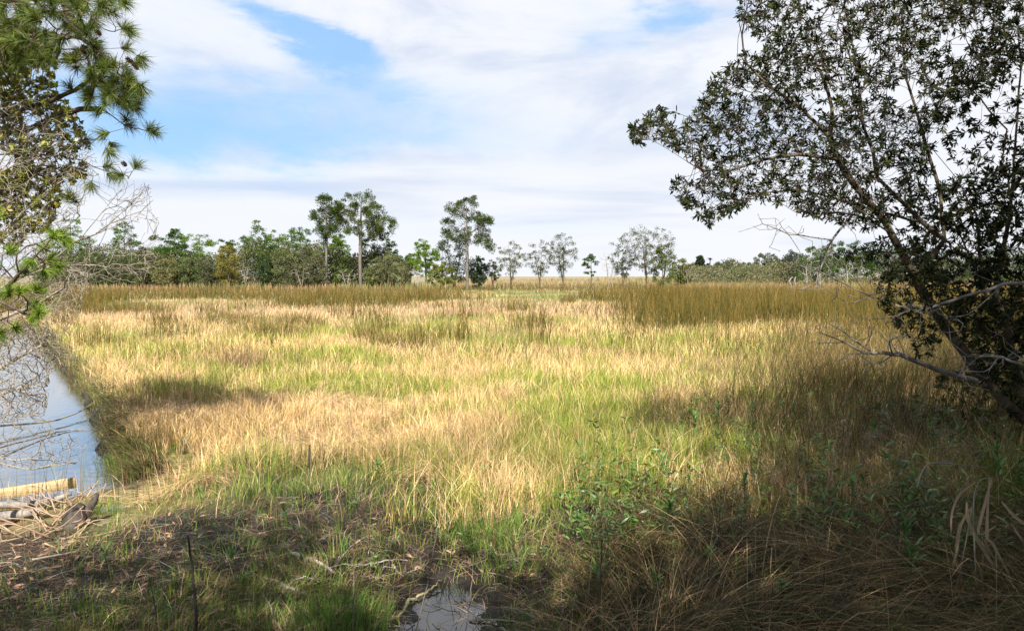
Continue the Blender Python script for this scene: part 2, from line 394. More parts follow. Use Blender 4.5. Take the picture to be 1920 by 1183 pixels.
def ground_mat():
    m = mat('marsh_ground'); n = m.node_tree.nodes; l = m.node_tree.links
    at = n.new('ShaderNodeAttribute'); at.attribute_name = 'col'; geo = n.new('ShaderNodeNewGeometry')
    no = n.new('ShaderNodeTexNoise'); no.inputs['Scale'].default_value = 9; no.inputs['Detail'].default_value = 9; no.inputs['Roughness'].default_value = .7
    l.new(geo.outputs['Position'], no.inputs[0])
    mr = n.new('ShaderNodeMapRange'); l.new(no.outputs[0], mr.inputs[0]); mr.inputs[1].default_value = .3; mr.inputs[2].default_value = .7; mr.inputs[3].default_value = .35; mr.inputs[4].default_value = 1.6
    hv = n.new('ShaderNodeHueSaturation'); l.new(at.outputs['Color'], hv.inputs['Color']); l.new(mr.outputs[0], hv.inputs['Value'])
    p = n.new('ShaderNodeBsdfPrincipled'); l.new(hv.outputs[0], p.inputs['Base Color'])
    n2_ = n.new('ShaderNodeTexNoise'); n2_.inputs['Scale'].default_value = 3.1; n2_.inputs['Detail'].default_value = 5; l.new(geo.outputs['Position'], n2_.inputs[0])
    m2 = n.new('ShaderNodeMapRange'); l.new(n2_.outputs[0], m2.inputs[0]); m2.inputs[1].default_value = .4; m2.inputs[2].default_value = .6; m2.inputs[3].default_value = .45; m2.inputs[4].default_value = .9
    l.new(m2.outputs[0], p.inputs['Roughness']); p.inputs['Specular IOR Level'].default_value = .3
    bp = n.new('ShaderNodeBump'); bp.inputs['Strength'].default_value = .9; bp.inputs['Distance'].default_value = .05
    l.new(no.outputs[0], bp.inputs['Height']); l.new(bp.outputs[0], p.inputs['Normal'])
    o = n.new('ShaderNodeOutputMaterial'); l.new(p.outputs[0], o.inputs[0]); return m
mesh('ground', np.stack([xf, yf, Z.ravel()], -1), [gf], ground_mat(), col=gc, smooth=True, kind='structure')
def water_mat(name, c, bump, rough=.03, refl=.85):
    m = mat(name); n = m.node_tree.nodes; l = m.node_tree.links
    p = n.new('ShaderNodeBsdfPrincipled'); p.inputs['Base Color'].default_value = (*c, 1); p.inputs['Roughness'].default_value = rough
    p.inputs['IOR'].default_value = 1.333; p.inputs['Specular IOR Level'].default_value = .5
    geo = n.new('ShaderNodeNewGeometry'); no = n.new('ShaderNodeTexNoise'); no.inputs['Scale'].default_value = 5; no.inputs['Detail'].default_value = 3
    l.new(geo.outputs['Position'], no.inputs[0])
    bp = n.new('ShaderNodeBump'); bp.inputs['Strength'].default_value = bump; bp.inputs['Distance'].default_value = .02
    l.new(no.outputs[0], bp.inputs['Height']); l.new(bp.outputs[0], p.inputs['Normal'])
    gl = n.new('ShaderNodeBsdfGlossy'); gl.inputs['Roughness'].default_value = rough; l.new(bp.outputs[0], gl.inputs['Normal'])
    fr = n.new('ShaderNodeFresnel'); fr.inputs[0].default_value = 1.5; l.new(bp.outputs[0], fr.inputs['Normal'])
    mr = n.new('ShaderNodeMapRange'); l.new(fr.outputs[0], mr.inputs[0]); mr.inputs[1].default_value = 0; mr.inputs[2].default_value = .35; mr.inputs[3].default_value = .08; mr.inputs[4].default_value = refl
    mx = n.new('ShaderNodeMixShader'); l.new(mr.outputs[0], mx.inputs[0]); l.new(p.outputs[0], mx.inputs[1]); l.new(gl.outputs[0], mx.inputs[2])
    o = n.new('ShaderNodeOutputMaterial'); l.new(mx.outputs[0], o.inputs[0]); return m
def sheet(name, x0, x1, y0, y1, z, m):
    mesh(name, [(x0, y0, z), (x1, y0, z), (x1, y1, z), (x0, y1, z)], [np.array([[0, 1, 2, 3]])], m, kind='structure')
sheet('canal_water', -45, -4.0, 8.6, 60, WZ, water_mat('canal_water', (.09, .085, .07), .22, .045, .66))
sheet('puddle_water', -1.7, 1.2, 4.7, 7.1, -.085, water_mat('puddle_water', (.012, .011, .010), .04, .03, .26))

# ---------------------------------------------------------------- the marsh: grasses nobody could count
def row2D(py): return 3884 / (py - HOR)
def zone(n, y0, y1, xr=.86):
    py = y0 + R.random(n) * (y1 - y0); D = row2D(py) * (1 + (R.random(n) - .5) * .04)
    x = (R.random(n) * 2 - 1) * (D * xr + 1.5); return x, D, py
bedL = np.array([G(a, b)[:2] for a, b in [(-250, 600), (190, 600), (300, 588), (330, 566), (430, 568), (520, 590), (650, 580), (700, 586), (915, 580), (930, 566), (905, 556), (830, 543), (-300, 543)]])
bedR = np.array([G(a, b)[:2] for a, b in [(1090, 578), (1165, 618), (1300, 622), (1450, 618), (1560, 650), (1700, 680), (2300, 720), (2300, 542), (1130, 542), (1110, 560)]])
bedM = np.array([(-22., 132), (30, 128), (34, 190), (-20, 190)])
clumps = [(410, 607, 1.5), (510, 632, 2.2), (560, 612, 1.8), (455, 612, 1.6), (735, 655, 1.5), (690, 640, 1.1), (245, 585, 4.0), (1065, 568, 1.0), (445, 700, 1.0)]
cw = [(G(a, b)[0], G(a, b)[1], r) for a, b, r in clumps]
def rushy(x, y):
    m = np.maximum(np.maximum(sdist(x, y, bedL), sdist(x, y, bedR)), sdist(x, y, bedM) * .6) / 3.0 - .9 * (x < 0) * (y < 110)
    m = m + (vnoise(x, y, 9, 21, 3) - .5) * 5.2 * np.clip(y / 60, .5, 1.6)
    m = np.maximum(m, (vnoise(x, y, 3.2, 22, 2) - .70) * 14 * ((x < 2) & (x > -34) & (y > 27) & (y < 66)))
    return m
def boardgap(x, y): return 1 - .985 * ss(-x, 4.4, 5.0) * ss(y, 6.6, 7.2) * ss(-y, -12.6, -12.2)
# 1. field grass
x, D, py = zone(700000, 533, 1100)
dens = ss(-sdist(x, D, canal), -.05, .35) * boardgap(x, D) * (1 - ss(py + (vnoise(x, D, 1.6, 36, 3) - .5) * 300 - 70 * ss(x, -1, 2) + 40 * ss(-x, 1.5, 4), 850, 985))
rm = rushy(x, D); keep = (R.random(len(x)) < dens) & ~((rm > .9) & (D < 110) & (R.random(len(x)) < .75)); x, D, py, rm = x[keep], D[keep], py[keep], rm[keep]; n = len(x)
g1 = vnoise(x, D, 6, 31, 3); g2 = vnoise(x, D, 1.3, 32, 3); g3 = vnoise(x, D, 18, 33, 2)
gm = g1 * .35 + g2 * .25 + g3 * .2 + .2 * vnoise(x, D, .5, 38, 2)
# greener in the middle distance, pinkish tan in the band of dead reed before the rushes
gbias = .03 * np.exp(-((py - 625) / 40) ** 2) - .10 * np.exp(-((py - 583) / 18) ** 2) + .10 * np.exp(-((py - 552) / 8) ** 2) * (x > -5) - .05 * ss(py, 700, 800) * (x < 0) + .03 * ss(py, 780, 900)
isg = R.random(n) < ss(gm + gbias, .46, .62) * .80 + .09
pal_s = np.array([[.74, .50, .20], [.62, .41, .18], [.86, .65, .33], [.28, .18, .08], [.74, .51, .29]])
pal_g = np.array([[.19, .29, .03], [.27, .35, .04], [.09, .15, .02], [.38, .37, .07]])
c = np.where(isg[:, None], pal_g[R.integers(0, 4, n)], pal_s[R.integers(0, 5, n)]) * vcol((1, 1, 1), n, .38, .07)
pink = (np.exp(-((py - 585) / 22) ** 2) * (R.random(n) < .7))[:, None] * (~isg)[:, None]
c = c * (1 - pink) + np.array([.60, .38, .26]) * pink * vcol((1, 1, 1), n, .2)
ol = ss(vnoise(x, D, 3.2, 34, 3), .56, .72)[:, None] * .6; c = c * (1 - ol * .6) + np.array([.22, .16, .07]) * ol * .6
h = np.where(isg, .16 + .22 * R.random(n), .22 + .42 * R.random(n) ** 1.4) * (.35 + .8 * g2 + .75 * vnoise(x, D, .45, 37, 2)) * np.clip(1.25 - D / 300, .7, 1.2)
wd = .004 + D * .00038 * (.4 + 1.0 * R.random(n))
flow = vnoise(x, D, 2.5, 35, 2) * 12
lean = np.where(isg, .1 + .4 * R.random(n), .1 + .9 * R.random(n) ** 2.2)
matz = ss(-x, .5, 2.5) * ss(D, 9.5, 10.8) * ss(-D, -20, -15) * ss(vnoise(x, D, 2.4, 95, 3), .38, .52)
h = h * (1 - .5 * matz)
drp = np.where(isg, .05, .1 + .45 * R.random(n))
Z0 = tz(x, D)
far = D > 26
parts = []
for mk, sg in ((far, 2), (~far, 3)):
    P = np.stack([x, D, Z0 - .02], -1)[mk]
    parts.append(blades(P, h[mk], wd[mk], flow[mk] + R.normal(0, 2.0, mk.sum()), lean[mk], drp[mk], c[mk], sg, face=R.normal(0, .6, mk.sum())))
V, Fc, Cc = merge(parts)
mesh('marsh_grass', V, Fc, M_GRASS, col=Cc, label='dry straw and green marsh grass covering the sunlit field', cat='grass', kind='stuff')
x, D, py = zone(9000, 590, 930, .78); kk = (sdist(x, D, canal) < -.3) & (R.random(len(x)) < .3 + .7 * vnoise(x, D, 2.0, 39, 2)); x, D = x[kk], D[kk]; n = len(x)
c = np.array([(.20, .13, .07), (.10, .08, .04), (.46, .34, .20), (.14, .17, .04), (.30, .20, .11)])[R.integers(0, 5, n)] * vcol((1, 1, 1), n, .3)
V, Fc, Cc = blades(np.stack([x, D, tz(x, D)], -1), .45 + .55 * R.random(n) ** 1.6, .004 + .0004 * D, R.random(n) * 6.3, .05 + .3 * R.random(n) ** 2, .02, c, 3)
mesh('upright_stalks', V, Fc, M_GRASS, col=Cc, label='thin upright dry stalks scattered through the open marsh', cat='stalks', kind='stuff')
# 2. rush beds
x, D, py = zone(270000, 539, 690, .95)
rm = rushy(x, D); keep = (rm > -.5) & (R.random(len(x)) < ss(rm, -.5, 1.6) * (.35 + .65 * ss(D, 30, 60)))
x, D, py, rm = x[keep], D[keep], py[keep], rm[keep]; n = len(x)
q = vnoise(x, D, 5, 41, 3); q2 = vnoise(x, D, 1.6, 42, 2)
pal = np.array([[.105, .088, .018], [.066, .066, .013], [.165, .12, .03], [.042, .048, .009], [.31, .21, .09]])
c = pal[np.clip((q * 1.6 + q2 * 3.2 + R.random(n) * 2.4 - 2.2).astype(int), 0, 4)] * vcol((1, 1, 1), n, .25, .06)
fade = ss(D, 85, 150)[:, None] * .35 * (1 - .8 * inpoly(x, D, bedM))[:, None]; c = c * (1 - fade) + np.array([.24, .165, .10]) * fade
h = (.5 + 1.0 * R.random(n)) * (.25 + .55 * q + .9 * q2) * np.clip(rm * .5 + .45, .4, 1) * np.where(x > 4, 1.25 + .35 * ss(D, 75, 50), 1.05)
fk = R.random(len(x)) < .35 + .65 * ss(q2, .35, .6); x, D, py, rm, q, q2, c, h = [v[fk] for v in (x, D, py, rm, q, q2, c, h)]; n = len(x)
P = np.stack([x, D, tz(x, D)], -1)
V, Fc, Cc = blades(P, h, .012 + D * .00042, vnoise(x, D, 1.6, 43) * 14 + R.normal(0, .8, n), .05 + .5 * R.random(n) ** 1.6, .02 + .1 * R.random(n) ** 2, c, 2, tip=c * np.array([1.35, 1.15, 1.1]), face=R.normal(0, .5, n))
mesh('rush_bed', V, Fc, M_GRASS, col=Cc, label='tall olive brown rushes standing in beds across the marsh', cat='rushes', kind='stuff')
# 3. dead reed stalks with bent pale leaves, over the middle of the field
x, D, py = zone(9000, 575, 800, .75)
k1 = (vnoise(x, D, 8, 51, 2) > .45) & (rushy(x, D) < 0) & (sdist(x, D, canal) < -.5); x, D, py = x[k1], D[k1], py[k1]; n = len(x)
P = np.stack([x, D, tz(x, D)], -1); c = vcol((.48, .35, .19), n, .4, .08); hh = .4 + .6 * R.random(n) ** 1.5; an = R.random(n) * 6.3
p1 = blades(P, hh, .008 + D * .0006, an, .05 + .15 * R.random(n), 0, c * .8, 2)
top = P + np.stack([np.cos(an) * hh * .1, np.sin(an) * hh * .1, hh * .9], -1)
p2 = blades(top, .18 + .25 * R.random(n), .007 + D * .0006, an + R.normal(0, .5, n), .4 + .8 * R.random(n), .5 + 1.2 * R.random(n), c * 1.05, 3)
V, Fc, Cc = merge([p1, p2])
mesh('dead_reed_stalks', V, Fc, M_GRASS, col=Cc, label='pale broken reed stalks sticking up out of the open grass', cat='reeds', kind='stuff')
# 4. brush along the foot of the trees and on the far rise
x = (R.random(42000) * 2 - 1) * 190; D = 138 + R.random(42000) ** 1.3 * 130
q = vnoise(x, D, 14, 61, 3); kk = ((x < -6 - 16 * R.random(len(x))) & (D < 175)) | ((x > -22) & (D > 192)) | (x > 34) ; x, D, q = x[kk], D[kk], q[kk]; n = len(x)
pal = np.array([[.15, .11, .06], [.36, .22, .13], [.34, .25, .12], [.19, .20, .07], [.13, .10, .05]])
c = pal[np.clip((q * 5 + R.normal(0, .6, n)).astype(int), 0, 4)] * vcol((1, 1, 1), n, .2)
P = np.stack([x, D, tz(x, D)], -1)
V, Fc, Cc = blades(P, (.7 + 1.1 * R.random(n)) * (.5 + q) * np.where((x > -12) & (x < 30), .62, 1), .12 + .12 * R.random(n), R.random(n) * 6.3, .4 * R.random(n), .05, c, 2, face=R.normal(0, .6, n))
mesh('brush', V, Fc, M_GRASS, col=Cc, label='tawny weeds and low brush along the foot of the far trees', cat='brush', kind='stuff')
# 5. foreground grass: thin green shoots and brown fallen blades over the mud
x, D, py = zone(95000, 850, 1330, .74)
bare = ss(vnoise(x, D, 1.0, 71, 3), .46, .64)
wl = ss(x, -5.2, -1.8)                                   # thin on the left where the mud shows
pdk = .14 + .22 * ss(x, -2.8, -1.6) + .64 * np.maximum(ss(py, 985, 890), bare * (.35 + .65 * wl)) * 1.0
pdk *= ss(-sdist(x, D, pud), -.1, .35) * .93 + .07
pdk *= ss(-sdist(x, D, canal), -.1, .3) * boardgap(x, D)
keep = R.random(len(x)) < pdk; x, D, py = x[keep], D[keep], py[keep]; n = len(x)
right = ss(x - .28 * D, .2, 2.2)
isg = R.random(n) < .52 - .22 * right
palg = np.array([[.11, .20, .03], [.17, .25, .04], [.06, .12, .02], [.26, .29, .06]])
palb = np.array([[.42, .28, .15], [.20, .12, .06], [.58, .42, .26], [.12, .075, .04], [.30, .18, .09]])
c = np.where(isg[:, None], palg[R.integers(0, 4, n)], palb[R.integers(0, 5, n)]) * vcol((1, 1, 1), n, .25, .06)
h = np.where(isg, .14 + .28 * R.random(n), .12 + .38 * R.random(n)) * (1 + .5 * right) * (.65 + .35 * ss(py, 1100, 900))
P = np.stack([x, D, tz(x, D) - .01], -1)
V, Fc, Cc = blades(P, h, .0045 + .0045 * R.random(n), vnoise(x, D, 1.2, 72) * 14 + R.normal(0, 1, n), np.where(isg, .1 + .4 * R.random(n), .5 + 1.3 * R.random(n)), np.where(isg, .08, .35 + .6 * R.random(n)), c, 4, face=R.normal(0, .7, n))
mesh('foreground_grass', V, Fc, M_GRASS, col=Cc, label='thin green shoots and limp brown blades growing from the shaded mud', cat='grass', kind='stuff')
# 6. tangle of arching dead grass, lower right
def tangle(n, poly, hmin, hmax, cols, w, base=0):
    q = samp_poly(poly, n); P = G(q[:, 0], q[:, 1]); P[:, 2] = tz(P[:, 0], P[:, 1]) + base * R.random(n)
    c = np.array(cols)[R.integers(0, len(cols), n)] * vcol((1, 1, 1), n, .3, .08)
    hh = hmin + (hmax - hmin) * R.random(n)
    fl = vnoise(P[:, 0], P[:, 1], .8, 81, 2) * 14
    return blades(P, hh, w * (.6 + .8 * R.random(n)), fl + R.normal(0, .7, n), .5 + 1.2 * R.random(n), .35 + .75 * R.random(n), c, 6, face=fl + 1.57 + R.normal(0, .5, n))
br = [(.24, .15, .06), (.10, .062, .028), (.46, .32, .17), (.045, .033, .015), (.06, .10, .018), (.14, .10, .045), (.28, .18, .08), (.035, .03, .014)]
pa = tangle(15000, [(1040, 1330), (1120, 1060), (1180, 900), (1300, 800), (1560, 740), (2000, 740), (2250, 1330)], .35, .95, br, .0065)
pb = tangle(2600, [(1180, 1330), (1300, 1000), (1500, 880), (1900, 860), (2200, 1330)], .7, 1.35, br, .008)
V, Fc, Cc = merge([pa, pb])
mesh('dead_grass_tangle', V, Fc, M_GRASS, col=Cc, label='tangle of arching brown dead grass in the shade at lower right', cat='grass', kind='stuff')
# 7. pine straw and leaf litter on the mud
n = 34000; q = samp_poly([(-200, 960), (200, 950), (560, 940), (1000, 980), (1300, 1060), (1200, 1300), (-300, 1300)], n)
P = G(q[:, 0], q[:, 1]); kp = sdist(P[:, 0], P[:, 1], pud) < -.12; P = P[kp]; n = len(P); P[:, 2] = tz(P[:, 0], P[:, 1]) + .004 + .02 * R.random(n)
an = R.random(n) * 6.3; d = np.stack([np.cos(an), np.sin(an), R.normal(0, .10, n)], -1)
nl = R.random(n) < .035
c = np.where(nl[:, None], vcol((.46, .29, .18), n, .35), np.where(R.random((n, 1)) < .30, vcol((.50, .36, .22), n, .3), np.where(R.random((n, 1)) < .5, vcol((.20, .10, .05), n, .4), vcol((.05, .035, .025), n, .4))))
V, Fc, Cc = leaves(P, d, np.array([0, 0, 1.]) + R.normal(0, .25, (n, 3)), np.where(nl, .07 + .05 * R.random(n), .14 + .14 * R.random(n)), np.where(nl, .03, .0035), c)
mesh('leaf_litter', V, Fc, M_GRASS, col=Cc, label='brown pine straw and fallen leaves scattered over the mud', cat='leaf litter', kind='stuff')

# ---------------------------------------------------------------- far trees
def far_tree(kind, px, top, wpx, D, label, cat='tree', col=None, group=None, seed=None, base=.0, name=None, poly=None, lean=0.0, dens=1.0, rb=None):
    rng = np.random.default_rng(int(px * 7 + top * 13) if seed is None else seed)
    x0 = float(W(px, 530, D)[0]); H = float(W(px, top, D)[2]); Wd = wpx / F * D; z0 = float(tz(np.array([x0]), np.array([D]))[0]); H -= z0
    o = np.array([x0, D, z0])
    t = empty(name or {'pine': 'pine_tree', 'broad': 'oak_tree', 'sparse': 'slender_tree', 'bare': 'bare_tree', 'shrub': 'shrub'}[kind], o, label, cat, group)
    r = Wd / 2
    if poly is not None:
        q = samp_poly(poly, int(150 * dens), rng); A = W(q[:, 0], q[:, 1], D) - o
        cx = A[:, 0].mean(); hw = np.maximum(.3, r * np.sqrt(np.clip(1 - ((A[:, 0] - cx) / (r * 1.15)) ** 2, .05, 1)))
        A[:, 1] += (rng.random(len(A)) * 2 - 1) * hw * .85
    else:
        na = int({'pine': 90, 'broad': 120, 'sparse': 100, 'bare': 110, 'shrub': 60}[kind] * dens)
        u = rdir(na, rng) * (rng.random((na, 1)) ** .4)
        lo_ = {'pine': .22, 'broad': -.02, 'sparse': .22, 'bare': .25, 'shrub': .1}[kind]
        zc = H * (1 + lo_) / 2; zr = H * (1 - lo_) / 2
        A = np.stack([u[:, 0] * r, u[:, 1] * r, zc + u[:, 2] * zr], -1)
        if kind in ('sparse', 'bare'): A[:, :2] *= (.45 + .65 * ss(A[:, 2] / H, .2, .7))[:, None]
        A += (rng.random((1, 3)) - .5) * r * .2
        # uneven outline: carve random bites
        for _ in range(5):
            b = rdir(1, rng)[0]; cpt = np.array([0, 0, zc]) + b * np.array([r, r, zr]) * 1.0
            A = A[np.linalg.norm((A - cpt) / np.array([r, r, zr]), axis=1) > .38]
        cl = rng.random(len(A)) < .12; A[cl, :2] *= 1.2
    stems = []
    lx = lean * H
    if kind in ('sparse', 'shrub', 'bare') or (kind == 'broad'):
        ns = {'sparse': 3, 'shrub': 4, 'bare': 3, 'broad': 2}[kind]
        p = np.array([[0, 0, -.2], [lx * .2, 0, H * .12]]); stems.append(p)
        for s in range(ns):
            an = rng.random() * 6.3; rr = r * (.25 + .3 * rng.random())
            stems.append(np.array([[lx * .2, 0, H * .1], [lx * .5 + math.cos(an) * rr * .5, math.sin(an) * rr * .5, H * .4], [lx + math.cos(an) * rr, math.sin(an) * rr, H * .72]]))
    else:
        ct = A[:, 0].mean() if poly is not None else 0
        stems.append(np.array([[0, 0, -.2], [rng.normal(0, .08), 0, H * .3], [ct * .3 + lx * .5, 0, H * .62], [ct * .7 + lx, 0, H * .93]]))
    Rb = rb or {'pine': .021, 'broad': .03, 'sparse': .018, 'bare': .016, 'shrub': .02}[kind] * H
    pos, par, rad, ch = grow(stems, A, max(.35, H * .035), {'bare': .016}.get(kind, .014), max(Rb, .06), .10, {'pine': -.08}.get(kind, .05), rng)
    V, Fc, _ = tubes(pos + o, par, rad, 5)
    mesh('trunk', V, Fc, {'bare': M_WHITE if 'white' in label or 'bleached' in label else M_TWIG}.get(kind, M_FARBARK if kind == 'pine' else M_BARK), t)
    if kind == 'bare': return t
    per = {'pine': 75, 'broad': 75, 'sparse': 44, 'shrub': 26}[kind]; rad_c = {'pine': .055, 'broad': .075, 'sparse': .05, 'shrub': .09}[kind] * max(H, 5)
    rad_c = min(rad_c, .8, Wd * .13); per = max(12, int(per * min(1, Wd / 4.5)))
    if poly is not None: per = 115
    if kind == 'pine': rad_c *= .85
    T = pos[ch == 0]
    if kind == 'pine' and len(T) > 3: T = np.concatenate([T, T[rng.integers(0, len(T), len(T) // 2)] + rng.normal(0, rad_c * .9, (len(T) // 2, 3))])
    # clump tone varies by clump
    m = len(T) * per; idx = np.repeat(np.arange(len(T)), per)
    off = rdir(m, rng) * (rng.random((m, 1)) ** .5) * rad_c * (.7 + .6 * rng.random(len(T)))[idx][:, None]
    off[:, 2] *= .6 if kind == 'pine' and poly is None else .85
    if kind == 'broad' and col: col = tuple(1.45 * v for v in col)
    base_c = np.asarray(col or {'pine': (.060, .105, .022), 'broad': (.085, .105, .032), 'sparse': (.15, .15, .06), 'shrub': (.10, .12, .04)}[kind])
    c = base_c * (.7 + .6 * rng.random((len(T), 1)))[idx] * (1 + (rng.random((m, 3)) - .5) * .35)
    up = (off[:, 2] > 0)
    dd = nrmz(off + np.array([0, 0, .3]) + rng.normal(0, .3, (m, 3)) * rad_c)
    sz = {'pine': (.36, .13), 'broad': (.30, .20), 'sparse': (.24, .15), 'shrub': (.20, .12)}[kind]; sc_ = np.clip(D / 165, .6, 1.9)
    V, Fc, Cc = leaves(T[idx] + off + o, dd, rdir(m, rng), sz[0] * sc_ * (.7 + .6 * rng.random(m)), sz[1] * sc_, c, True)
    mesh('crown', V, Fc, M_FARLEAF, t, col=Cc)
    return t
# the three tall pines and their neighbours, each after its own outline
GP = (.058, .092, .018)
far_tree('pine', 612, 367, 56, 150, 'tall narrow pine with a leaning plume of a crown, left of the widest pine', col=GP, rb=.27,
         poly=[(594, 378), (612, 366), (624, 384), (634, 400), (636, 424), (624, 448), (604, 452), (606, 420), (590, 416), (586, 398), (600, 392)], dens=.85)
far_tree('pine', 676, 362, 112, 150, 'tallest and widest pine with a rounded open crown and thick bare trunk', col=(.070, .10, .018), rb=.38,
         poly=[(632, 380), (655, 366), (680, 361), (702, 372), (714, 400), (722, 412), (738, 408), (740, 424), (726, 438), (700, 444), (668, 448), (642, 432), (636, 400)], dens=1.5)
far_tree('pine', 876, 375, 98, 150, 'lone tall pine with a round open crown standing clear of the woods', col=(.062, .088, .022), rb=.33,
         poly=[(872, 374), (894, 382), (904, 400), (920, 410), (922, 430), (912, 446), (926, 458), (926, 470), (900, 462), (862, 456), (836, 446), (826, 432), (836, 414), (838, 390), (856, 378)], dens=1.25)
PG = [(.085, .155, .018), (.115, .19, .018), (.06, .12, .018), (.14, .23, .022)]
pines = [(135, 405, 70, 165, 0, 'pine crown seen through the bare grey twigs at far left'), (235, 418, 62, 160, 2, 'dark rounded pine rising behind the tips of the bare branches'),
         (300, 440, 40, 165, 0, 'short pine squeezed in just left of an open topped pine'), (330, 430, 44, 160, 2, 'open topped pine poking above the left end of the woods'),
         (376, 436, 74, 162, 3, 'broad bright green pine left of the dip in the woods'), (428, 450, 34, 168, 2, 'small dark pine right beside the dip in the woods'),
         (480, 424, 56, 160, 0, 'pine with a loose gappy crown just right of the dip in the woods'), (524, 433, 50, 164, 1, 'middle one of the pines above the olive oaks'),
         (564, 425, 52, 162, 0, 'pine immediately left of the tall narrow pine'), (638, 445, 52, 170, 1, 'shorter green pine between the two tallest trunks'),
         (708, 436, 66, 158, 2, 'dense dark pine behind the right side of the widest pine'), (738, 470, 34, 166, 2, 'low pine at the right end of the left woods'),
         (798, 448, 52, 152, 3, 'small bright pine standing between the woods and the lone tall pine'), (770, 478, 30, 165, 2, 'dark little pine left of the small bright pine'),
         (1108, 474, 26, 168, 2, 'skinny young pine with tufts in the gap right of three slender trees')]
for px, tp, w, D, ci, lab in pines:
    far_tree('pine', px, tp, w, D, lab, col=PG[ci], dens=1.5 if w > 28 else .35)
broads = [(178, 462, 60, 152, (.07, .085, .035), 'grey green scrub oak behind the bare branches'), (222, 468, 54, 150, (.06, .078, .03), 'dark scrub oak beneath the rounded pine'),
          (268, 462, 52, 150, (.075, .088, .034), 'scrub oak below the squeezed short pine'), (312, 478, 46, 147, (.13, .125, .05), 'faded olive oak beneath the open topped pine'),
          (352, 482, 46, 148, (.095, .115, .045), 'oak below the left side of the bright green pine'), (396, 490, 42, 147, (.08, .085, .045), 'low greyish oak left of the yellowish one'),
          (430, 460, 44, 147, (.15, .135, .035), 'yellowish olive oak standing in the dip of the woods'), (500, 478, 30, 147, (.035, .06, .02), 'small very dark green bush oak in front of the woods'),
          (536, 456, 54, 149, (.105, .115, .05), 'olive grey oak below the middle pines'), (582, 468, 52, 148, (.085, .09, .042), 'oak left of the foot of the narrow pine'),
          (642, 482, 44, 154, (.095, .125, .035), 'green oak between the two tallest trunks'), (728, 474, 62, 146, (.13, .14, .065), 'round pale grey green oak right of the widest pine'),
          (698, 500, 30, 147, (.10, .12, .04), 'low bush right of the thickest pine trunk'), (852, 449, 78, 158, (.06, .078, .045), 'bluish green oak just behind the lone tall pine'),
          (830, 492, 50, 150, (.13, .15, .04), 'yellow green bush between the bright pine and the lone pine'), (898, 478, 32, 158, (.045, .07, .035), 'dark shrubby oak right of the lone pine trunk'),
          (1276, 486, 40, 170, (.12, .13, .045), 'olive bush at the right foot of the many stemmed tree')]
for px, tp, w, D, cl, lab in broads: far_tree('broad', px, tp, w, D, lab, col=cl, dens=1.25)
sparse = [(924, 483, 36, 160, 1.0, 'smallest open tree, right of the lone tall pine'), (958, 452, 58, 162, 1.2, 'pale thin leaved tree, first of the three slender trees in the gap'),
          (1012, 450, 56, 164, 1.3, 'middle one of the three slender trees in the gap'), (1056, 439, 52, 164, 1.6, 'tallest and darkest of the three slender trees in the gap'),
          (1166, 468, 44, 156, 1.2, 'dark stemmed tree leaning left of the many stemmed tree'), (1212, 427, 104, 155, 3.4, 'broad many stemmed tree standing alone in the right middle')]
for px, tp, w, D, dn, lab in sparse:
    far_tree('sparse', px, tp, w, D, lab, dens=dn, lean=.12 if 'leaning' in lab else 0, col=(.075, .09, .026) if 'pale' not in lab else (.13, .135, .045))
far_tree('broad', 1243, 455, 44, 154, 'leafy oak growing against the right side of the many stemmed tree', col=(.09, .11, .035), dens=.8)
for px, tp, w, D, lab in [(1142, 470, 46, 158, 'leafless grey tree right of the skinny young pine'), (460, 482, 40, 146, 'bare whitish shrub against the dark woods'),
                          (566, 490, 44, 146, 'bare branching shrub left of the narrow pine trunk'), (746, 498, 36, 145, 'brown leafless bush at the right end of the woods'),
                          (783, 492, 30, 146, 'bleached bare shrub left of the small bright pine'), (650, 500, 40, 146, 'bleached low snag at the foot of the widest pine'),
                          (1290, 494, 26, 166, 'bare grey bush beside the olive bush on the right')]:
    far_tree('bare', px, tp, w, D, lab, dens=.9)
# far right shore
fr = [(1312, 480, 26, 250, 'cedar', (.045, .065, .035), 'pointed dark cedar at the left end of the far shore'), (1340, 490, 46, 250, 'broad', (.06, .075, .04), 'low green bush right of the pointed cedar'),
      (1372, 487, 42, 250, 'broad', (.065, .085, .045), 'green bush right of the palm on the far shore'), (1398, 492, 40, 245, 'broad', (.075, .11, .045), 'bright low bush second after the palm'),
      (1436, 472, 54, 240, 'broad', (.095, .105, .055), 'large rounded olive oak on the far shore'), (1466, 486, 30, 240, 'broad', (.05, .07, .035), 'dark oak tucked right of the large rounded one'),
      (1490, 472, 40, 200, 'broad', (.040, .052, .035), 'blackish round oak left of the shore pines'), (1516, 466, 54, 180, 'broad', (.07, .10, .035), 'spreading green oak beside the blackish oak'),
      (1562, 450, 60, 165, 'pine', (.08, .14, .03), 'bright pine behind the tip of the shading tree'), (1610, 452, 60, 170, 'pine', (.07, .12, .03), 'second shore pine behind the leaning trunk'),
      (1665, 466, 70, 175, 'broad', (.06, .08, .04), 'oak on the shore behind the bend of the leaning trunk'), (1725, 458, 70, 170, 'pine', (.06, .10, .03), 'shore pine behind the forked trunk'),
      (1790, 470, 90, 172, 'broad', (.06, .08, .035), 'wide shore oak behind the right tree stems'), (1870, 452, 90, 165, 'broad', (.05, .07, .03), 'dark shore oak at the right edge'),
      (1950, 455, 90, 165, 'broad', (.05, .075, .03), 'shore oak cut off by the right edge')]
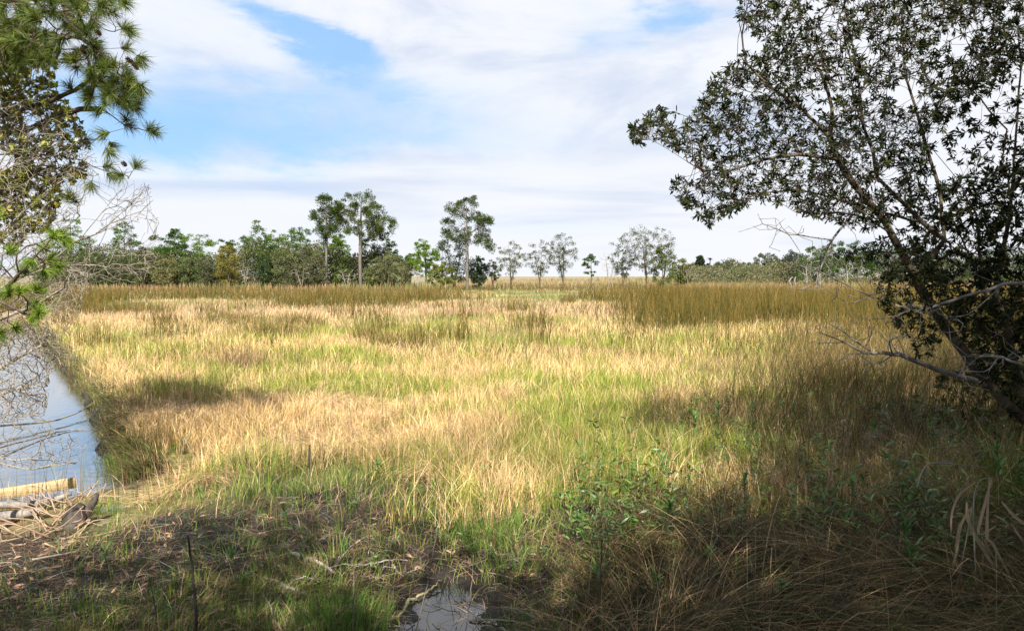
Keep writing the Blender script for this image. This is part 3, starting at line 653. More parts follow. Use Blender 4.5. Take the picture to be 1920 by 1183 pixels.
for px, tp, w, D, kd, cl, lab in fr:
    if kd == 'cedar':
        far_tree('pine', px, tp, w, D, lab, name='cedar_tree', col=cl, dens=1.0, poly=[(px, tp - 1), (px + 6, tp + 14), (px + 12, 510), (px - 12, 510), (px - 6, tp + 14)])
    else: far_tree(kd, px, tp, w, D, lab, col=cl, dens=1.4)
for px, tp, w, D, lab in [(1515, 488, 16, 150, 'bleached dead sapling left of the paired shore trunks'), (1540, 495, 24, 150, 'forked bleached snag between the shore trunks'), (1590, 480, 30, 152, 'leaning white dead tree behind the hanging twigs')]:
    far_tree('bare', px, tp, w, D, lab, dens=.4, lean=-.15)
for px, lab in [(1534, 'left one of the paired grey pine trunks on the right shore'), (1553, 'right one of the paired grey pine trunks on the right shore')]:
    far_tree('pine', px, 455, 34, 150, lab, dens=.5, rb=.2, col=(.08, .13, .03))
def thicket(name, prof, D0, D1, n, cols, lab):
    px = prof[0][0] + R.random(n) * (prof[-1][0] - prof[0][0]); D = D0 + R.random(n) * (D1 - D0); tp = np.interp(px, [p[0] for p in prof], [p[1] for p in prof])
    P = W(px, tp, D); top = P[:, 2] * (.45 + .95 * vnoise(P[:, 0], P[:, 1] * .3, 7, 101, 3)); P[:, 2] = tz(P[:, 0], P[:, 1]) + top * R.random(n) ** .8
    q = vnoise(P[:, 0], P[:, 2] * 2 + P[:, 1], 3.5, 102, 3); c = np.array(cols)[np.clip((q * len(cols) * 1.4 - .2 * len(cols) + R.normal(0, .5, n)).astype(int), 0, len(cols) - 1)] * vcol((1, 1, 1), n, .3)
    V, Fc, Cc = leaves(P, rdir(n), rdir(n), .45, .28, c, True); mesh(name, V, Fc, M_FARLEAF, col=Cc, label=lab, cat='thicket', kind='stuff')
thicket('thicket', [(60, 470), (235, 462), (330, 462), (380, 465), (425, 478), (480, 462), (600, 462), (700, 465), (745, 492), (770, 500)], 152, 172, 60000, [(.055, .075, .025), (.09, .115, .035), (.12, .125, .055), (.15, .14, .08), (.10, .14, .035)], 'dark undergrowth filling the left woods between the trees')
thicket('shore_thicket', [(1280, 494), (1400, 493), (1480, 490), (1540, 486), (1700, 480), (1800, 482), (2050, 470)], 186, 215, 40000, [(.09, .11, .055), (.14, .16, .075), (.20, .18, .09), (.15, .16, .08), (.26, .19, .12)], 'low mixed scrub covering the far right shore')  # scrub colours lightened to paint in distance haze
# the little palm over the far shore
o = W(1331, 515, 250); o[2] = 0; t = empty('palm_tree', o, 'tiny palm with a round head rising over the far shore bushes', 'palm')
hz = float(W(1331, 488, 250)[2]); V, Fc, _ = polytube([o, o + (.1, 0, hz * .5), o + (0, 0, hz)], [.22, .18], 6, 3); mesh('trunk', V, Fc, M_FARBARK, t)
n = 60; an = R.random(n) * 6.3; V, Fc, Cc = blades(np.repeat([o + (0, 0, hz)], n, 0), .9 + .6 * R.random(n), .3, an, 1.1, .2 + .9 * R.random(n), vcol((.05, .07, .03), n), 3, face=an + 1.57)
mesh('crown', V, Fc, M_FARLEAF, t, col=Cc)
# bleached bent posts in the rushes, right
for dx, lab, bend in [(0, 'left of two bleached bent stumps standing in the rushes', -1), (1, 'right of two bleached bent stumps, the one with a fallen bough', 1)]:
    D = 105; b = W(1483 + dx * 9, 545, D); b[2] = 0; pts = [W(1485 + dx * 9, 552, D), W(1483 + dx * 9, 535, D), W(1480 + dx * 9.5, 527, D), W(1486 + dx * 6, 519, D)]
    t = empty('driftwood_stump', b, lab, 'stump'); V, Fc, _ = polytube(pts, [.11, .12, .13, .05], 7, 4, .02); mesh('stem', V, Fc, M_LOG, t, smooth=True)
    if dx:
        V, Fc, _ = polytube([W(1491, 535, D), W(1499, 528, D), W(1504, 527, D)], [.07, .03], 5, 3, .02); mesh('bough', V, Fc, M_LOG, t, smooth=True)
# ---------------------------------------------------------------- near trees
def rosettes(T, D_, per, Ln, Wd, col, rng, spread=.7, mat_simple=False):
    m = len(T) * per; idx = np.repeat(np.arange(len(T)), per)
    ax = D_[idx]; rd = rdir(m, rng); side = nrmz(rd - ax * np.einsum('ij,ij->i', rd, ax)[:, None])
    t = rng.random((m, 1)); d = nrmz(ax * (.35 + .5 * t) + side * spread + np.array([0, 0, -.12]))
    P = T[idx] - ax * (rng.random((m, 1)) * Ln * .7)
    c = np.asarray(col)[rng.integers(0, len(col), m)] * (.75 + .5 * rng.random((len(T), 1)))[idx] * (1 + (rng.random((m, 3)) - .5) * .2)
    return leaves(P, d, nrmz(ax + rng.normal(0, .5, (m, 3))), Ln * (.65 + .6 * rng.random(m)), Wd * (.8 + .4 * rng.random(m)), c, mat_simple)
def tipdirs(pos, par, ids): return nrmz(pos[ids] - pos[par[ids]] + 1e-6)
def near_parts(t, pos, par, rad, thr, mt, mb, k1=9, k2=4):
    big = rad > thr
    V, Fc, _ = tubes(pos, par, rad, k1, big); mesh('trunk', V, Fc, mt, t, smooth=True)
    V, Fc, _ = tubes(pos, par, rad, k2, ~big); mesh('branches', V, Fc, mb, t, smooth=True)

# ---- the big dark tree on the right
rng = np.random.default_rng(5)
DT = 9.0
def L3(pts, D0, D1=None, bulge=0):
    D1 = D0 if D1 is None else D1; n = len(pts); Ds = np.linspace(D0, D1, n) + bulge * np.sin(np.linspace(0, math.pi, n))
    return np.array([W(p[0], p[1], d) for p, d in zip(pts, Ds)])
def with_base(line, dx=.5):
    b = line[0] + np.array([dx, .1, 0]); b = np.array([b[0], b[1], float(tz(b[:1], b[1:2])[0]) - .1]); return np.concatenate([[b], line])
sd = [with_base(L3([(1950, 812), (1915, 782), (1842, 712), (1790, 636), (1742, 566), (1712, 510), (1694, 480), (1673, 442), (1645, 398), (1604, 349), (1572, 300), (1556, 260), (1560, 203), (1545, 150), (1520, 100)], 9.2, 8.6), .7),
      L3([(1673, 442), (1629, 410), (1572, 398), (1520, 400)], 8.9, 8.2),
      L3([(1720, 520), (1771, 450), (1726, 414), (1677, 365), (1645, 333), (1637, 284), (1617, 231), (1612, 174), (1600, 90), (1585, 20), (1570, -60)], 9.1, 9.8),
      L3([(1710, 414), (1637, 393), (1556, 369), (1499, 357), (1434, 361), (1377, 377), (1330, 400)], 9.0, 7.9),
      L3([(1572, 300), (1500, 290), (1430, 300), (1370, 320), (1316, 320), (1280, 264), (1235, 225), (1215, 210)], 8.7, 7.6),
      L3([(1316, 320), (1260, 285), (1210, 258), (1180, 262)], 7.9, 7.5),
      L3([(1556, 260), (1500, 200), (1440, 160), (1400, 120), (1385, 40)], 8.7, 8.6),
      L3([(1771, 450), (1760, 350), (1730, 250), (1700, 150), (1690, 50), (1700, -60)], 9.3, 10)]
polyR = [(1180, 235), (1240, 198), (1275, 262), (1285, 230), (1345, 130), (1380, 120), (1395, 95), (1430, 110), (1425, 70), (1395, 50), (1375, 20), (1420, -80), (1960, -80), (1960, 60), (1880, 150), (1800, 190), (1760, 260), (1750, 330), (1700, 400), (1640, 430), (1600, 430), (1560, 415), (1500, 400), (1440, 375), (1400, 385), (1330, 425), (1300, 400), (1250, 350), (1275, 330), (1320, 335), (1290, 290), (1230, 260), (1185, 275)]
q = samp_poly(polyR, 8200, rng); q = q[(vnoise(q[:, 0], q[:, 1], 90, 91, 3) + rng.normal(0, .06, len(q)) + .14 * ss(q[:, 0], 1760, 1300) - .09 * ss(q[:, 1], 90, 200) * ss(q[:, 0], 1600, 1680)) > .385]
A = W(q[:, 0], q[:, 1], 8.7 + rng.normal(0, .75, len(q)))
q2 = samp_poly([(1560, 480), (1700, 430), (1780, 520), (1790, 600), (1730, 680), (1690, 620), (1640, 560), (1650, 500)], 620, rng); A2 = W(q2[:, 0], q2[:, 1], 8.6 + rng.normal(0, .4, len(q2)))
pos, par, rad, ch = grow(sd, np.concatenate([A, A2]), .16, .0022, .060, .10, .02, rng, inertia=.45)
rad = np.maximum(rad * (rad / rad.max()) ** .3, .0024)
t = empty('shading_tree', pos[0], 'leaning dark evergreen tree with forked trunk filling the upper right', 'tree')
near_parts(t, pos, par, rad, .010, M_BARK, M_BARKD)
tips = np.where(ch == 0)[0]; second = par[tips]; second = second[(second > 0) & (rng.random(len(second)) < .5)]
T = np.concatenate([tips, second])
DK_SHADE = [(.010, .020, .004), (.016, .028, .005), (.034, .042, .007), (.006, .012, .003), (.055, .055, .009)]  # leaf colours darkened so the crown reads as shaded
V, Fc, Cc = rosettes(pos[T], tipdirs(pos, par, T), 8, .070, .0175, DK_SHADE, rng, 1.0)
mesh('crown', V, Fc, M_DARKLEAF, t, col=Cc)
# ---- second, upright stems at the right edge
rng = np.random.default_rng(6)
sd = [with_base(L3([(1935, 770), (1920, 738), (1902, 684), (1888, 617), (1868, 556), (1880, 470), (1896, 385), (1890, 330), (1876, 316), (1888, 243), (1872, 227), (1840, 187), (1815, 162), (1832, 122), (1811, 73), (1800, 0), (1790, -70)], 9.6, 9.4), .2),
      L3([(1888, 617), (1850, 560), (1835, 470), (1830, 400), (1790, 330), (1740, 270), (1730, 200)], 9.7, 9.0), L3([(1896, 385), (1905, 250), (1915, 120), (1905, 0), (1915, -70)], 9.6, 10),
      L3([(1868, 556), (1825, 500), (1800, 440), (1790, 380)], 9.7, 10.2), L3([(1935, 770), (1925, 640), (1940, 500), (1945, 380)], 9.9, 9.9)]
q = np.concatenate([samp_poly([(1700, 370), (1790, 330), (1960, 300), (1980, 800), (1900, 790), (1830, 700), (1790, 600), (1720, 500)], 1900, rng), samp_poly([(1760, 0), (1960, -60), (1960, 300), (1850, 330), (1780, 300), (1740, 180)], 420, rng)])
A = W(q[:, 0], q[:, 1], 9.8 + rng.normal(0, .6, len(q)))
pos, par, rad, ch = grow(sd, A, .16, .0022, .065, .10, .02, rng, inertia=.45)
rad = np.maximum(rad * (rad / rad.max()) ** .35, .0024)
t = empty('upright_tree', pos[0], 'upright pale barked tree with several stems at the right edge', 'tree')
near_parts(t, pos, par, rad, .011, M_BARK, M_BARKD)
tips = np.where(ch == 0)[0]; keep = pos[tips][:, 2] > 0; tips = tips[keep]; T = np.concatenate([tips, par[tips]])
V, Fc, Cc = rosettes(pos[T], tipdirs(pos, par, T), 11, .085, .022, DK_SHADE, rng, .8); mesh('crown', V, Fc, M_DARKLEAF, t, col=Cc)
# ---- understorey shrubs at the right edge
for sd_, base, poly, D, nA, lab in [
    (61, (1900, 900), [(1810, 560), (1960, 520), (2000, 860), (1900, 850), (1840, 780), (1800, 680)], 10.6, 420, 'dense dark shrub behind the upright stems at the right edge'),
    (62, (1850, 930), [(1760, 700), (1830, 690), (1900, 760), (1960, 800), (1960, 920), (1800, 880), (1730, 820)], 9.9, 330, 'lower leafy shrub at the foot of the leaning trunk'),
    (63, (1760, 850), [(1640, 760), (1720, 730), (1800, 760), (1800, 850), (1660, 850)], 11.5, 170, 'small twiggy shrub left of the foot of the leaning trunk')]:
    rng = np.random.default_rng(sd_); b0 = W(base[0], base[1], D); b0[2] = -.1
    q = samp_poly(poly, nA, rng); A = W(q[:, 0], q[:, 1], D + rng.normal(0, .35, nA)); c0 = A.mean(0)
    sds = [np.array([b0, b0 * .6 + c0 * .4])] + [np.array([b0, (b0 + c0) / 2 + rng.normal(0, .25, 3), c0 + rng.normal(0, .45, 3)]) for _ in range(5)]
    pos, par, rad, ch = grow(sds, A, .13, .0022, .03, .12, .02, rng, inertia=.5)
    t = empty('shrub', b0, lab, 'shrub'); V, Fc, _ = tubes(pos, par, rad, 4); mesh('branches', V, Fc, M_BARKD, t)
    tips = np.where(ch == 0)[0]; V, Fc, Cc = rosettes(pos[tips], tipdirs(pos, par, tips), 9, .075, .02, [(.03, .055, .012), (.045, .07, .014), (.07, .08, .018), (.02, .035, .008)], rng, 1.0); mesh('crown', V, Fc, M_DARKLEAF, t, col=Cc)
# ---- dead boughs reaching left from the right edge
rng = np.random.default_rng(8)
def bough(name, seeds, poly, nA, D, r0, Rb, mt, label, cat='branch', dsp=.35, seed=3):
    rng = np.random.default_rng(seed)
    q = samp_poly(poly, nA, rng); A = W(q[:, 0], q[:, 1], D + rng.normal(0, dsp, nA))
    pos, par, rad, ch = grow(seeds, A, .13, r0, Rb, .16, .0, rng, inertia=.6)
    V, Fc, _ = tubes(pos, par, rad, 5); return mesh(name, V, Fc, mt, smooth=True, label=label, cat=cat), pos
M_GREYTWIG = bark_mat('grey_dead_twig', (.13, .115, .10), (.30, .27, .245), None, 14)
bough('dead_branch', [L3([(1850, 722), (1825, 712), (1760, 695), (1690, 665), (1620, 662), (1590, 664)], 9.1, 8.3), L3([(1620, 662), (1580, 640), (1540, 625)], 8.5, 8.2), L3([(1640, 664), (1570, 615), (1550, 640)], 8.5, 8.4)],
      [(1485, 600), (1600, 600), (1700, 615), (1760, 650), (1700, 690), (1620, 700), (1540, 670), (1510, 640)], 60, 8.4, .0035, .030, M_GREYTWIG, 'long dead bough reaching left from the lower leaning trunk', seed=1)
bough('dead_branch', [L3([(1990, 530), (1920, 532), (1885, 532), (1850, 545), (1790, 562), (1740, 578), (1690, 575)], 8.3, 8.0), L3([(1885, 532), (1850, 562), (1815, 590)], 8.3, 8.1), L3([(1885, 532), (1840, 520), (1800, 500)], 8.3, 8.1)],
      [(1600, 520), (1760, 540), (1800, 600), (1700, 640), (1560, 610), (1570, 560)], 45, 8.0, .003, .020, M_GREYTWIG, 'straight pale dead twig entering from the right edge', seed=2)
bough('dead_branch', [L3([(1930, 690), (1880, 670), (1830, 668), (1790, 670), (1786, 672)], 8.6, 8.3), L3([(1870, 672), (1850, 710), (1830, 700)], 8.5, 8.4)],
      [(1700, 600), (1850, 590), (1920, 680), (1850, 740), (1760, 700)], 40, 8.5, .003, .018, M_WHITE, 'short bleached dead branch crossing the leaning trunk', seed=4)
bough('dead_branch', [L3([(1640, 330), (1600, 400), (1560, 450), (1530, 530), (1500, 545)], 8.7, 8.2), L3([(1560, 450), (1480, 440), (1430, 420), (1385, 435)], 8.3, 8.0), L3([(1640, 560), (1590, 570), (1530, 530), (1480, 495)], 8.4, 8.2)],
      [(1370, 400), (1450, 400), (1560, 440), (1640, 500), (1640, 560), (1560, 580), (1490, 540), (1440, 460)], 90, 8.2, .0028, .014, M_GREYTWIG, 'fine leafless twigs hanging below the dark crown', seed=9)

# ---- left side: pine boughs
rng = np.random.default_rng(11)
def tuft_mesh(T, Dr, per, ln, w, cols, rng, spread=.75):
    m = len(T) * per; idx = np.repeat(np.arange(len(T)), per); ax = Dr[idx]
    rd = rdir(m, rng); side = nrmz(rd - ax * np.einsum('ij,ij->i', rd, ax)[:, None]); u = rng.random((m, 1))
    d = nrmz(ax * (.1 + 1.2 * u) + side * spread * (.6 + .7 * rng.random((m, 1))) + rng.normal(0, .12, 3)); P = T[idx] - ax * rng.random((m, 1)) * ln * .45
    lnn = ln * (.55 + .6 * rng.random((m, 1))); s = nrmz(np.cross(d, rdir(m, rng))) * w / 2
    mid = P + d * lnn * .55; tip = P + d * lnn + np.array([0, 0, -1]) * lnn * .10
    V = np.stack([P - s, P + s, mid + s * .8, mid - s * .8, tip], 1).reshape(-1, 3); b = (np.arange(m) * 5)[:, None]
    c = np.asarray(cols)[rng.integers(0, len(cols), m)] * (.75 + .5 * rng.random((len(T), 1)))[idx] * (1 + (rng.random((m, 3)) - .5) * .2)
    return V, [b + np.array([[0, 1, 2, 3]]), b + np.array([[3, 2, 4]])], np.repeat(c, 5, 0)
sd = [np.array([[-10.6, 10.8, -.2], [-10.5, 10.8, 3], [-10.3, 10.8, 5.5], [-10.1, 10.8, 6.6]]),
      L3([(-250, 300), (-60, 235), (95, 190), (140, 170), (200, 132), (235, 118), (262, 106)], 10.6, 9.4), L3([(-250, 310), (60, 240), (120, 214), (150, 205), (190, 205), (220, 225), (245, 240), (288, 248)], 10.6, 9.4),
      L3([(-260, 60), (-60, -5), (80, -18), (118, 0), (135, 40), (150, 70), (178, 92), (200, 100)], 10.8, 9.3), L3([(-250, 360), (0, 290), (100, 290), (150, 300), (190, 318), (240, 330)], 10.6, 9.6),
      L3([(60, -15), (130, -10), (160, 20), (195, 55), (215, 60), (235, 52)], 10, 9.2), L3([(160, 205), (175, 160), (165, 110)], 9.8, 9.6), L3([(-60, 10), (120, -12), (200, -12), (235, 5)], 10, 9.1),
      L3([(-250, 330), (-30, 370), (80, 370), (125, 375), (145, 388)], 10.4, 9.7), L3([(100, 290), (150, 265), (200, 262)], 10, 9.7)]
expl = [(235, 8), (215, 25), (205, 32), (240, 55), (248, 60), (185, 85), (192, 92), (240, 90), (268, 112), (262, 118), (255, 150), (266, 162), (262, 175), (240, 200), (258, 205), (215, 190), (225, 140), (200, 120), (212, 128), (170, 100), (180, 130), (130, 160), (292, 247), (282, 242), (270, 245), (258, 238), (245, 236), (238, 222), (205, 262), (192, 252), (212, 275), (206, 288), (196, 270), (258, 308), (248, 322), (225, 330), (205, 312), (240, 336), (212, 330), (172, 350), (140, 374), (150, 384), (128, 366), (160, 262), (150, 185), (182, 210), (200, 180), (230, 170), (236, 150)]
q = np.concatenate([np.array(expl, float), samp_poly([(-80, -12), (220, -12), (212, 0), (185, 40), (180, 90), (200, 115), (150, 130), (60, 125), (-80, 140)], 480, rng), samp_poly([(150, 140), (215, 110), (262, 140), (262, 205), (200, 200), (150, 190)], 90, rng)])
A = W(q[:, 0], q[:, 1], 9.6 + rng.normal(0, .45, len(q)))
pos, par, rad, ch = grow(sd, A, .14, .003, .13, .09, .03, rng, inertia=.5)
t = empty('pine_tree', pos[0], 'near pine sending long needled boughs in from the upper left', 'tree')
near_parts(t, pos, par, rad, .014, M_BARKD, M_BARKD)
tips = np.where(ch == 0)[0]; NC = [(.08, .14, .016), (.11, .17, .02), (.16, .20, .03), (.06, .10, .016), (.20, .18, .03)]
V, Fc, Cc = tuft_mesh(pos[tips], nrmz(tipdirs(pos, par, tips) + (.15, 0, .1)), 120, .19, .0055, NC, rng); mesh('crown', V, Fc, M_NEEDLE, t, col=Cc)
def cone(p, d, s, parent):
    d = nrmz(np.array(d, float)); parts = []; n = 40; i = np.arange(n); ph = i * 2.4; u = i / n
    a = nrmz(np.cross(d, (.3, .1, 1))); b = np.cross(d, a); rr = np.sin(np.pi * (.12 + .8 * u)) * s * .42
    sd_ = np.cos(ph)[:, None] * a + np.sin(ph)[:, None] * b
    P = p + d * (u * s)[:, None] + sd_ * (rr * .4)[:, None]
    V, Fc, Cc = leaves(P, nrmz(sd_ + d * .5), np.repeat([d], n, 0), s * .32, s * .26, vcol((.13, .065, .035), n, .2)); mesh('pine_cone', V, Fc, M_GRASS, parent, col=Cc)
for a, b in [(236, 108), (243, 114), (250, 122), (152, 92), (135, 104), (180, 58), (228, 303)]: cone(W(a, b, 9.45), (.6, -.1, -.6), .075, t)
# ---- young bright pine low on the left
rng = np.random.default_rng(12)
tf = [(105, 432), (118, 440), (92, 446), (126, 452), (84, 462), (66, 478), (82, 492), (58, 492), (98, 486), (44, 506), (24, 522), (60, 516), (12, 548), (34, 560), (52, 566), (66, 570), (46, 590), (62, 596), (14, 604), (30, 612), (-20, 560), (-10, 500), (88, 510), (38, 542), (5, 478), (30, 492), (50, 462), (72, 540), (90, 470), (-20, 590), (0, 625), (25, 580), (110, 500), (75, 585), (20, 470)]
b0 = W(-60, 700, 8.6); b0[2] = -.2
sd = [np.array([b0, W(-55, 640, 8.6), W(-10, 560, 8.5), W(60, 490, 8.3), W(102, 440, 8.2)]), L3([(-10, 560), (30, 580), (58, 592)], 8.5, 8.2)]
A = W([a for a, b in tf], [b for a, b in tf], 8.4 + rng.normal(0, .25, len(tf)))
pos, par, rad, ch = grow(sd, A, .12, .006, .035, .08, .05, rng)
t = empty('young_pine', pos[0], 'young pine with bright green needle tufts among bare twigs', 'tree'); V, Fc, _ = tubes(pos, par, rad, 6); mesh('trunk', V, Fc, M_BARKD, t, smooth=True)
tips = np.where(ch == 0)[0]; V, Fc, Cc = tuft_mesh(pos[tips], nrmz(tipdirs(pos, par, tips) + (.1, 0, .35)), 230, .15, .0055, [(.17, .25, .02), (.24, .33, .03), (.10, .17, .02)], rng, .95); mesh('crown', V, Fc, M_NEEDLE, t, col=Cc)
# ---- small leaved yellow green tree behind the pine
rng = np.random.default_rng(13)
q = np.concatenate([samp_poly([(-120, 60), (60, 40), (110, 110), (105, 170), (150, 215), (172, 290), (160, 330), (120, 350), (100, 430), (40, 460), (-120, 480)], 3400, rng), samp_poly([(-120, 60), (40, 60), (60, 300), (60, 400), (-120, 430)], 900, rng)])
q = q[(vnoise(q[:, 0], q[:, 1], 60, 92, 3)) > .34]
A = W(q[:, 0], q[:, 1], 11.0 + rng.normal(0, .6, len(q)))
sd = [np.array([[-11.8, 11.4, -.2], [-11.2, 11.3, 1.5], [-10.4, 11.2, 3.0], [-9.4, 11.1, 4.2], [-8.4, 11.0, 5.0]]), np.array([[-10.8, 11.2, 2.4], [-9.6, 11.1, 2.9], [-8.2, 11, 3.6], [-7.0, 10.9, 4.3]]), np.array([[-10.4, 11.2, 3.0], [-9.8, 11.2, 4.8], [-8.9, 11.2, 6.2]])]
pos, par, rad, ch = grow(sd, A, .2, .0025, .09, .11, .02, rng, inertia=.6)
t = empty('oak_tree', pos[0], 'small leaved yellow green oak massed along the left edge', 'tree'); near_parts(t, pos, par, rad, .02, M_BARK, M_TWIG, 8, 3)
tips = np.where(ch == 0)[0]; T = np.concatenate([tips, par[tips]])
V, Fc, Cc = rosettes(pos[T], tipdirs(pos, par, T), 12, .062, .034, [(.27, .29, .03), (.19, .24, .025), (.33, .30, .035), (.12, .16, .02), (.30, .22, .035)], rng, 1.3, True); mesh('crown', V, Fc, M_LEAF, t, col=Cc)
# ---- bare grey shrub arching over the canal
rng = np.random.default_rng(14)
root = np.array([-9.3, 10.2, -.45])
sd = [np.array([root, W(-80, 610, 9.6), W(-20, 552, 9.6), W(60, 508, 9.6), W(112, 478, 9.7), W(140, 453, 9.8), W(178, 440, 9.9), W(205, 420, 10), W(245, 408, 10)]),
      L3([(30, 525), (92, 500), (180, 497), (240, 508), (285, 512)], 9.6, 10.2), L3([(140, 455), (200, 470), (290, 482)], 9.8, 10.4), L3([(150, 450), (190, 400), (225, 360), (250, 345)], 9.8, 10.2),
      L3([(205, 420), (245, 385), (280, 350)], 10, 10.3), L3([(-60, 590), (0, 520), (60, 470), (110, 440), (150, 405)], 9.5, 9.9), L3([(-80, 600), (-40, 480), (40, 400), (100, 350), (150, 320)], 9.5, 10.2),
      L3([(-80, 600), (-60, 400), (10, 290), (80, 250), (140, 235)], 9.5, 10.2), L3([(-60, 400), (-20, 330), (60, 300), (110, 290)], 9.6, 10), L3([(-60, 400), (-20, 240), (30, 180), (55, 110)], 9.6, 10),
      L3([(-60, 590), (0, 598), (60, 575), (120, 540), (150, 535)], 9.5, 10)]
q = np.concatenate([samp_poly([(180, 440), (200, 370), (240, 335), (285, 345), (300, 420), (250, 425)], 170, rng), samp_poly([(150, 460), (300, 425), (300, 500), (270, 530), (180, 530), (120, 510)], 260, rng),
                    samp_poly([(0, 190), (60, 180), (150, 235), (190, 310), (190, 350), (140, 420), (140, 560), (60, 600), (-60, 600), (-60, 200)], 1100, rng), samp_poly([(100, 500), (190, 500), (150, 590), (60, 620), (40, 560)], 520, rng),
                    samp_poly([(-60, 430), (60, 430), (165, 520), (130, 640), (60, 690), (-60, 700)], 1100, rng),
                    samp_poly([(-60, 200), (60, 190), (150, 250), (190, 330), (120, 420), (-60, 440)], 600, rng),
                    samp_poly([(0, 190), (150, 235), (190, 310), (100, 330), (-20, 330)], 200, rng)])
A = W(q[:, 0], q[:, 1], 9.9 + rng.normal(0, .5, len(q)))
pos, par, rad, ch = grow(sd, A, .13, .0028, .055, .09, .0, rng, inertia=.9)
rad = np.maximum(rad * (rad / rad.max()) ** .25, .0027)
V, Fc, _ = tubes(pos, par, rad, 4); t = empty('bare_shrub', root, 'leafless pale grey shrub arching over the canal from the left', 'shrub'); mesh('branches', V, Fc, M_TWIG, t, smooth=True)
# ---- lower brush pile overhanging the water
rng = np.random.default_rng(15)
root = np.array([-9.6, 11.5, -.5])
sd = [np.array([root, W(-60, 720, 11.5), W(0, 690, 11.5), W(50, 660, 11.8), W(100, 640, 12)]), L3([(-60, 720), (0, 740), (60, 720), (110, 690)], 11.4, 12), L3([(-60, 720), (0, 650), (50, 610), (95, 580)], 11.4, 12.4), L3([(50, 660), (90, 680), (125, 662), (160, 655)], 11.8, 12.6)]
q = np.concatenate([samp_poly([(-60, 600), (60, 590), (110, 620), (115, 660), (95, 720), (85, 780), (-60, 810)], 2300, rng), samp_poly([(60, 600), (130, 640), (165, 655), (120, 700), (60, 670)], 90, rng)])
A = W(q[:, 0], q[:, 1], 11.7 + rng.normal(0, .55, len(q))); A[:, 2] = np.maximum(A[:, 2], WZ + .02)
pos, par, rad, ch = grow(sd, A, .14, .0032, .05, .16, -.02, rng, inertia=.7)
V, Fc, _ = tubes(pos, par, rad, 4); t = empty('brush_pile', root, 'heap of fine grey twigs overhanging the far part of the canal', 'shrub'); mesh('branches', V, Fc, M_TWIG, t, smooth=True)
rng = np.random.default_rng(16); root = np.array([-9.0, 10.0, -.5])
sd = [np.array([root, W(-60, 840, 11), W(-10, 856, 11), W(40, 862, 11), W(90, 855, 11)]), L3([(-60, 840), (0, 868), (60, 880), (130, 868)], 10.8, 10.8)]
q = samp_poly([(-60, 780), (60, 770), (170, 830), (150, 870), (60, 880), (-60, 885)], 520, rng)
A = W(q[:, 0], q[:, 1], 11.1 + rng.normal(0, .3, len(q))); A[:, 2] = np.maximum(A[:, 2], WZ + .01)
pos, par, rad, ch = grow(sd, A, .13, .003, .022, .2, .0, rng, inertia=.7)
V, Fc, _ = tubes(pos, par, rad, 4); t = empty('drowned_brush', root, 'loose dead twigs lying in the near water behind the board', 'shrub'); mesh('branches', V, Fc, M_TWIG, t, smooth=True)
# ---------------------------------------------------------------- fallen wood, sticks, board
def gz(px, py, dz=0.0, z=0.0):
    if z: p = np.array(G(px, py, z)); p[2] += dz; return p
    zz = 0.0
    for _ in range(4): p = np.array(G(px, py, zz)); zz = float(tz(p[:1], p[1:2])[0])
    p[2] = zz + dz; return p
def gzn0(q):
    zz = np.zeros(len(q))
    for _ in range(4): P = G(q[:, 0], q[:, 1], zz); zz = tz(P[:, 0], P[:, 1])
    P[:, 2] = zz; return P
def stick(name, pts, r, m, label, cat, k=7, sub=5, wob=.004, **kw):
    V, Fc, _ = polytube(pts, r, k, sub, wob); return mesh(name, V, Fc, m, smooth=True, label=label, cat=cat, **kw)
stick('branch', [G(-60, 838, WZ) + (0, 0, .30), G(0, 815, WZ) + (0, 0, .18), G(60, 805, WZ) + (0, 0, .12), G(120, 792, WZ) + (0, 0, .10), G(165, 775, WZ) + (0, 0, .16), G(205, 755, WZ) + (0, 0, .40)], [.022, .022, .02, .017, .012, .005], M_TWIG, 'longer pale branch reaching across the canal to the bank', 'branch')
stick('branch', [G(-40, 862, WZ) + (0, 0, .12), G(30, 838, WZ) + (0, 0, .07), G(90, 818, WZ) + (0, 0, .03), G(130, 808, WZ) + (0, 0, .02), G(170, 806, WZ) + (0, 0, .01)], [.018, .017, .014, .012, .006], M_LOG, 'darker branch lying on the water below the longer pale one', 'branch')
def board(name, a, b, hgt, th, m, label):
    a = np.array(a, float); b = np.array(b, float); d = nrmz(b - a); s = nrmz(np.cross(d, (0, 0, 1))); u = np.cross(s, d); bv = .006
    prof = [(-th / 2 + bv, 0), (th / 2 - bv, 0), (th / 2, bv), (th / 2, hgt - bv), (th / 2 - bv, hgt), (-th / 2 + bv, hgt), (-th / 2, hgt - bv), (-th / 2, bv)]
    V = []; n = 14
    for i in range(n + 1):
        p = a + (b - a) * i / n + u * .004 * math.sin(i * .6)
        V += [p + s * q[0] + u * q[1] for q in prof]
    f = np.array([[i * 8 + j, i * 8 + (j + 1) % 8, (i + 1) * 8 + (j + 1) % 8, (i + 1) * 8 + j] for i in range(n) for j in range(8)])
    caps = np.array([[0, 7, 6, 5, 4, 3, 2, 1], [n * 8 + j for j in range(8)]])
    return mesh(name, V, [f, caps], m, label=label, cat='board')
board('wooden_board', W(-130, 955, 9.9), W(143, 914, 10.5), .15, .06, M_LUMBER, 'fresh yellow wooden board lying on edge at the water')
stick('log', [W(-80, 956, 9.5), W(0, 948, 9.6), W(50, 945, 9.65), W(95, 938, 9.7), W(132, 925, 9.75)], [.05, .05, .047, .042, .03], M_LOG, 'upper grey log lying just below the yellow board', 'log', 12, 5, .005)
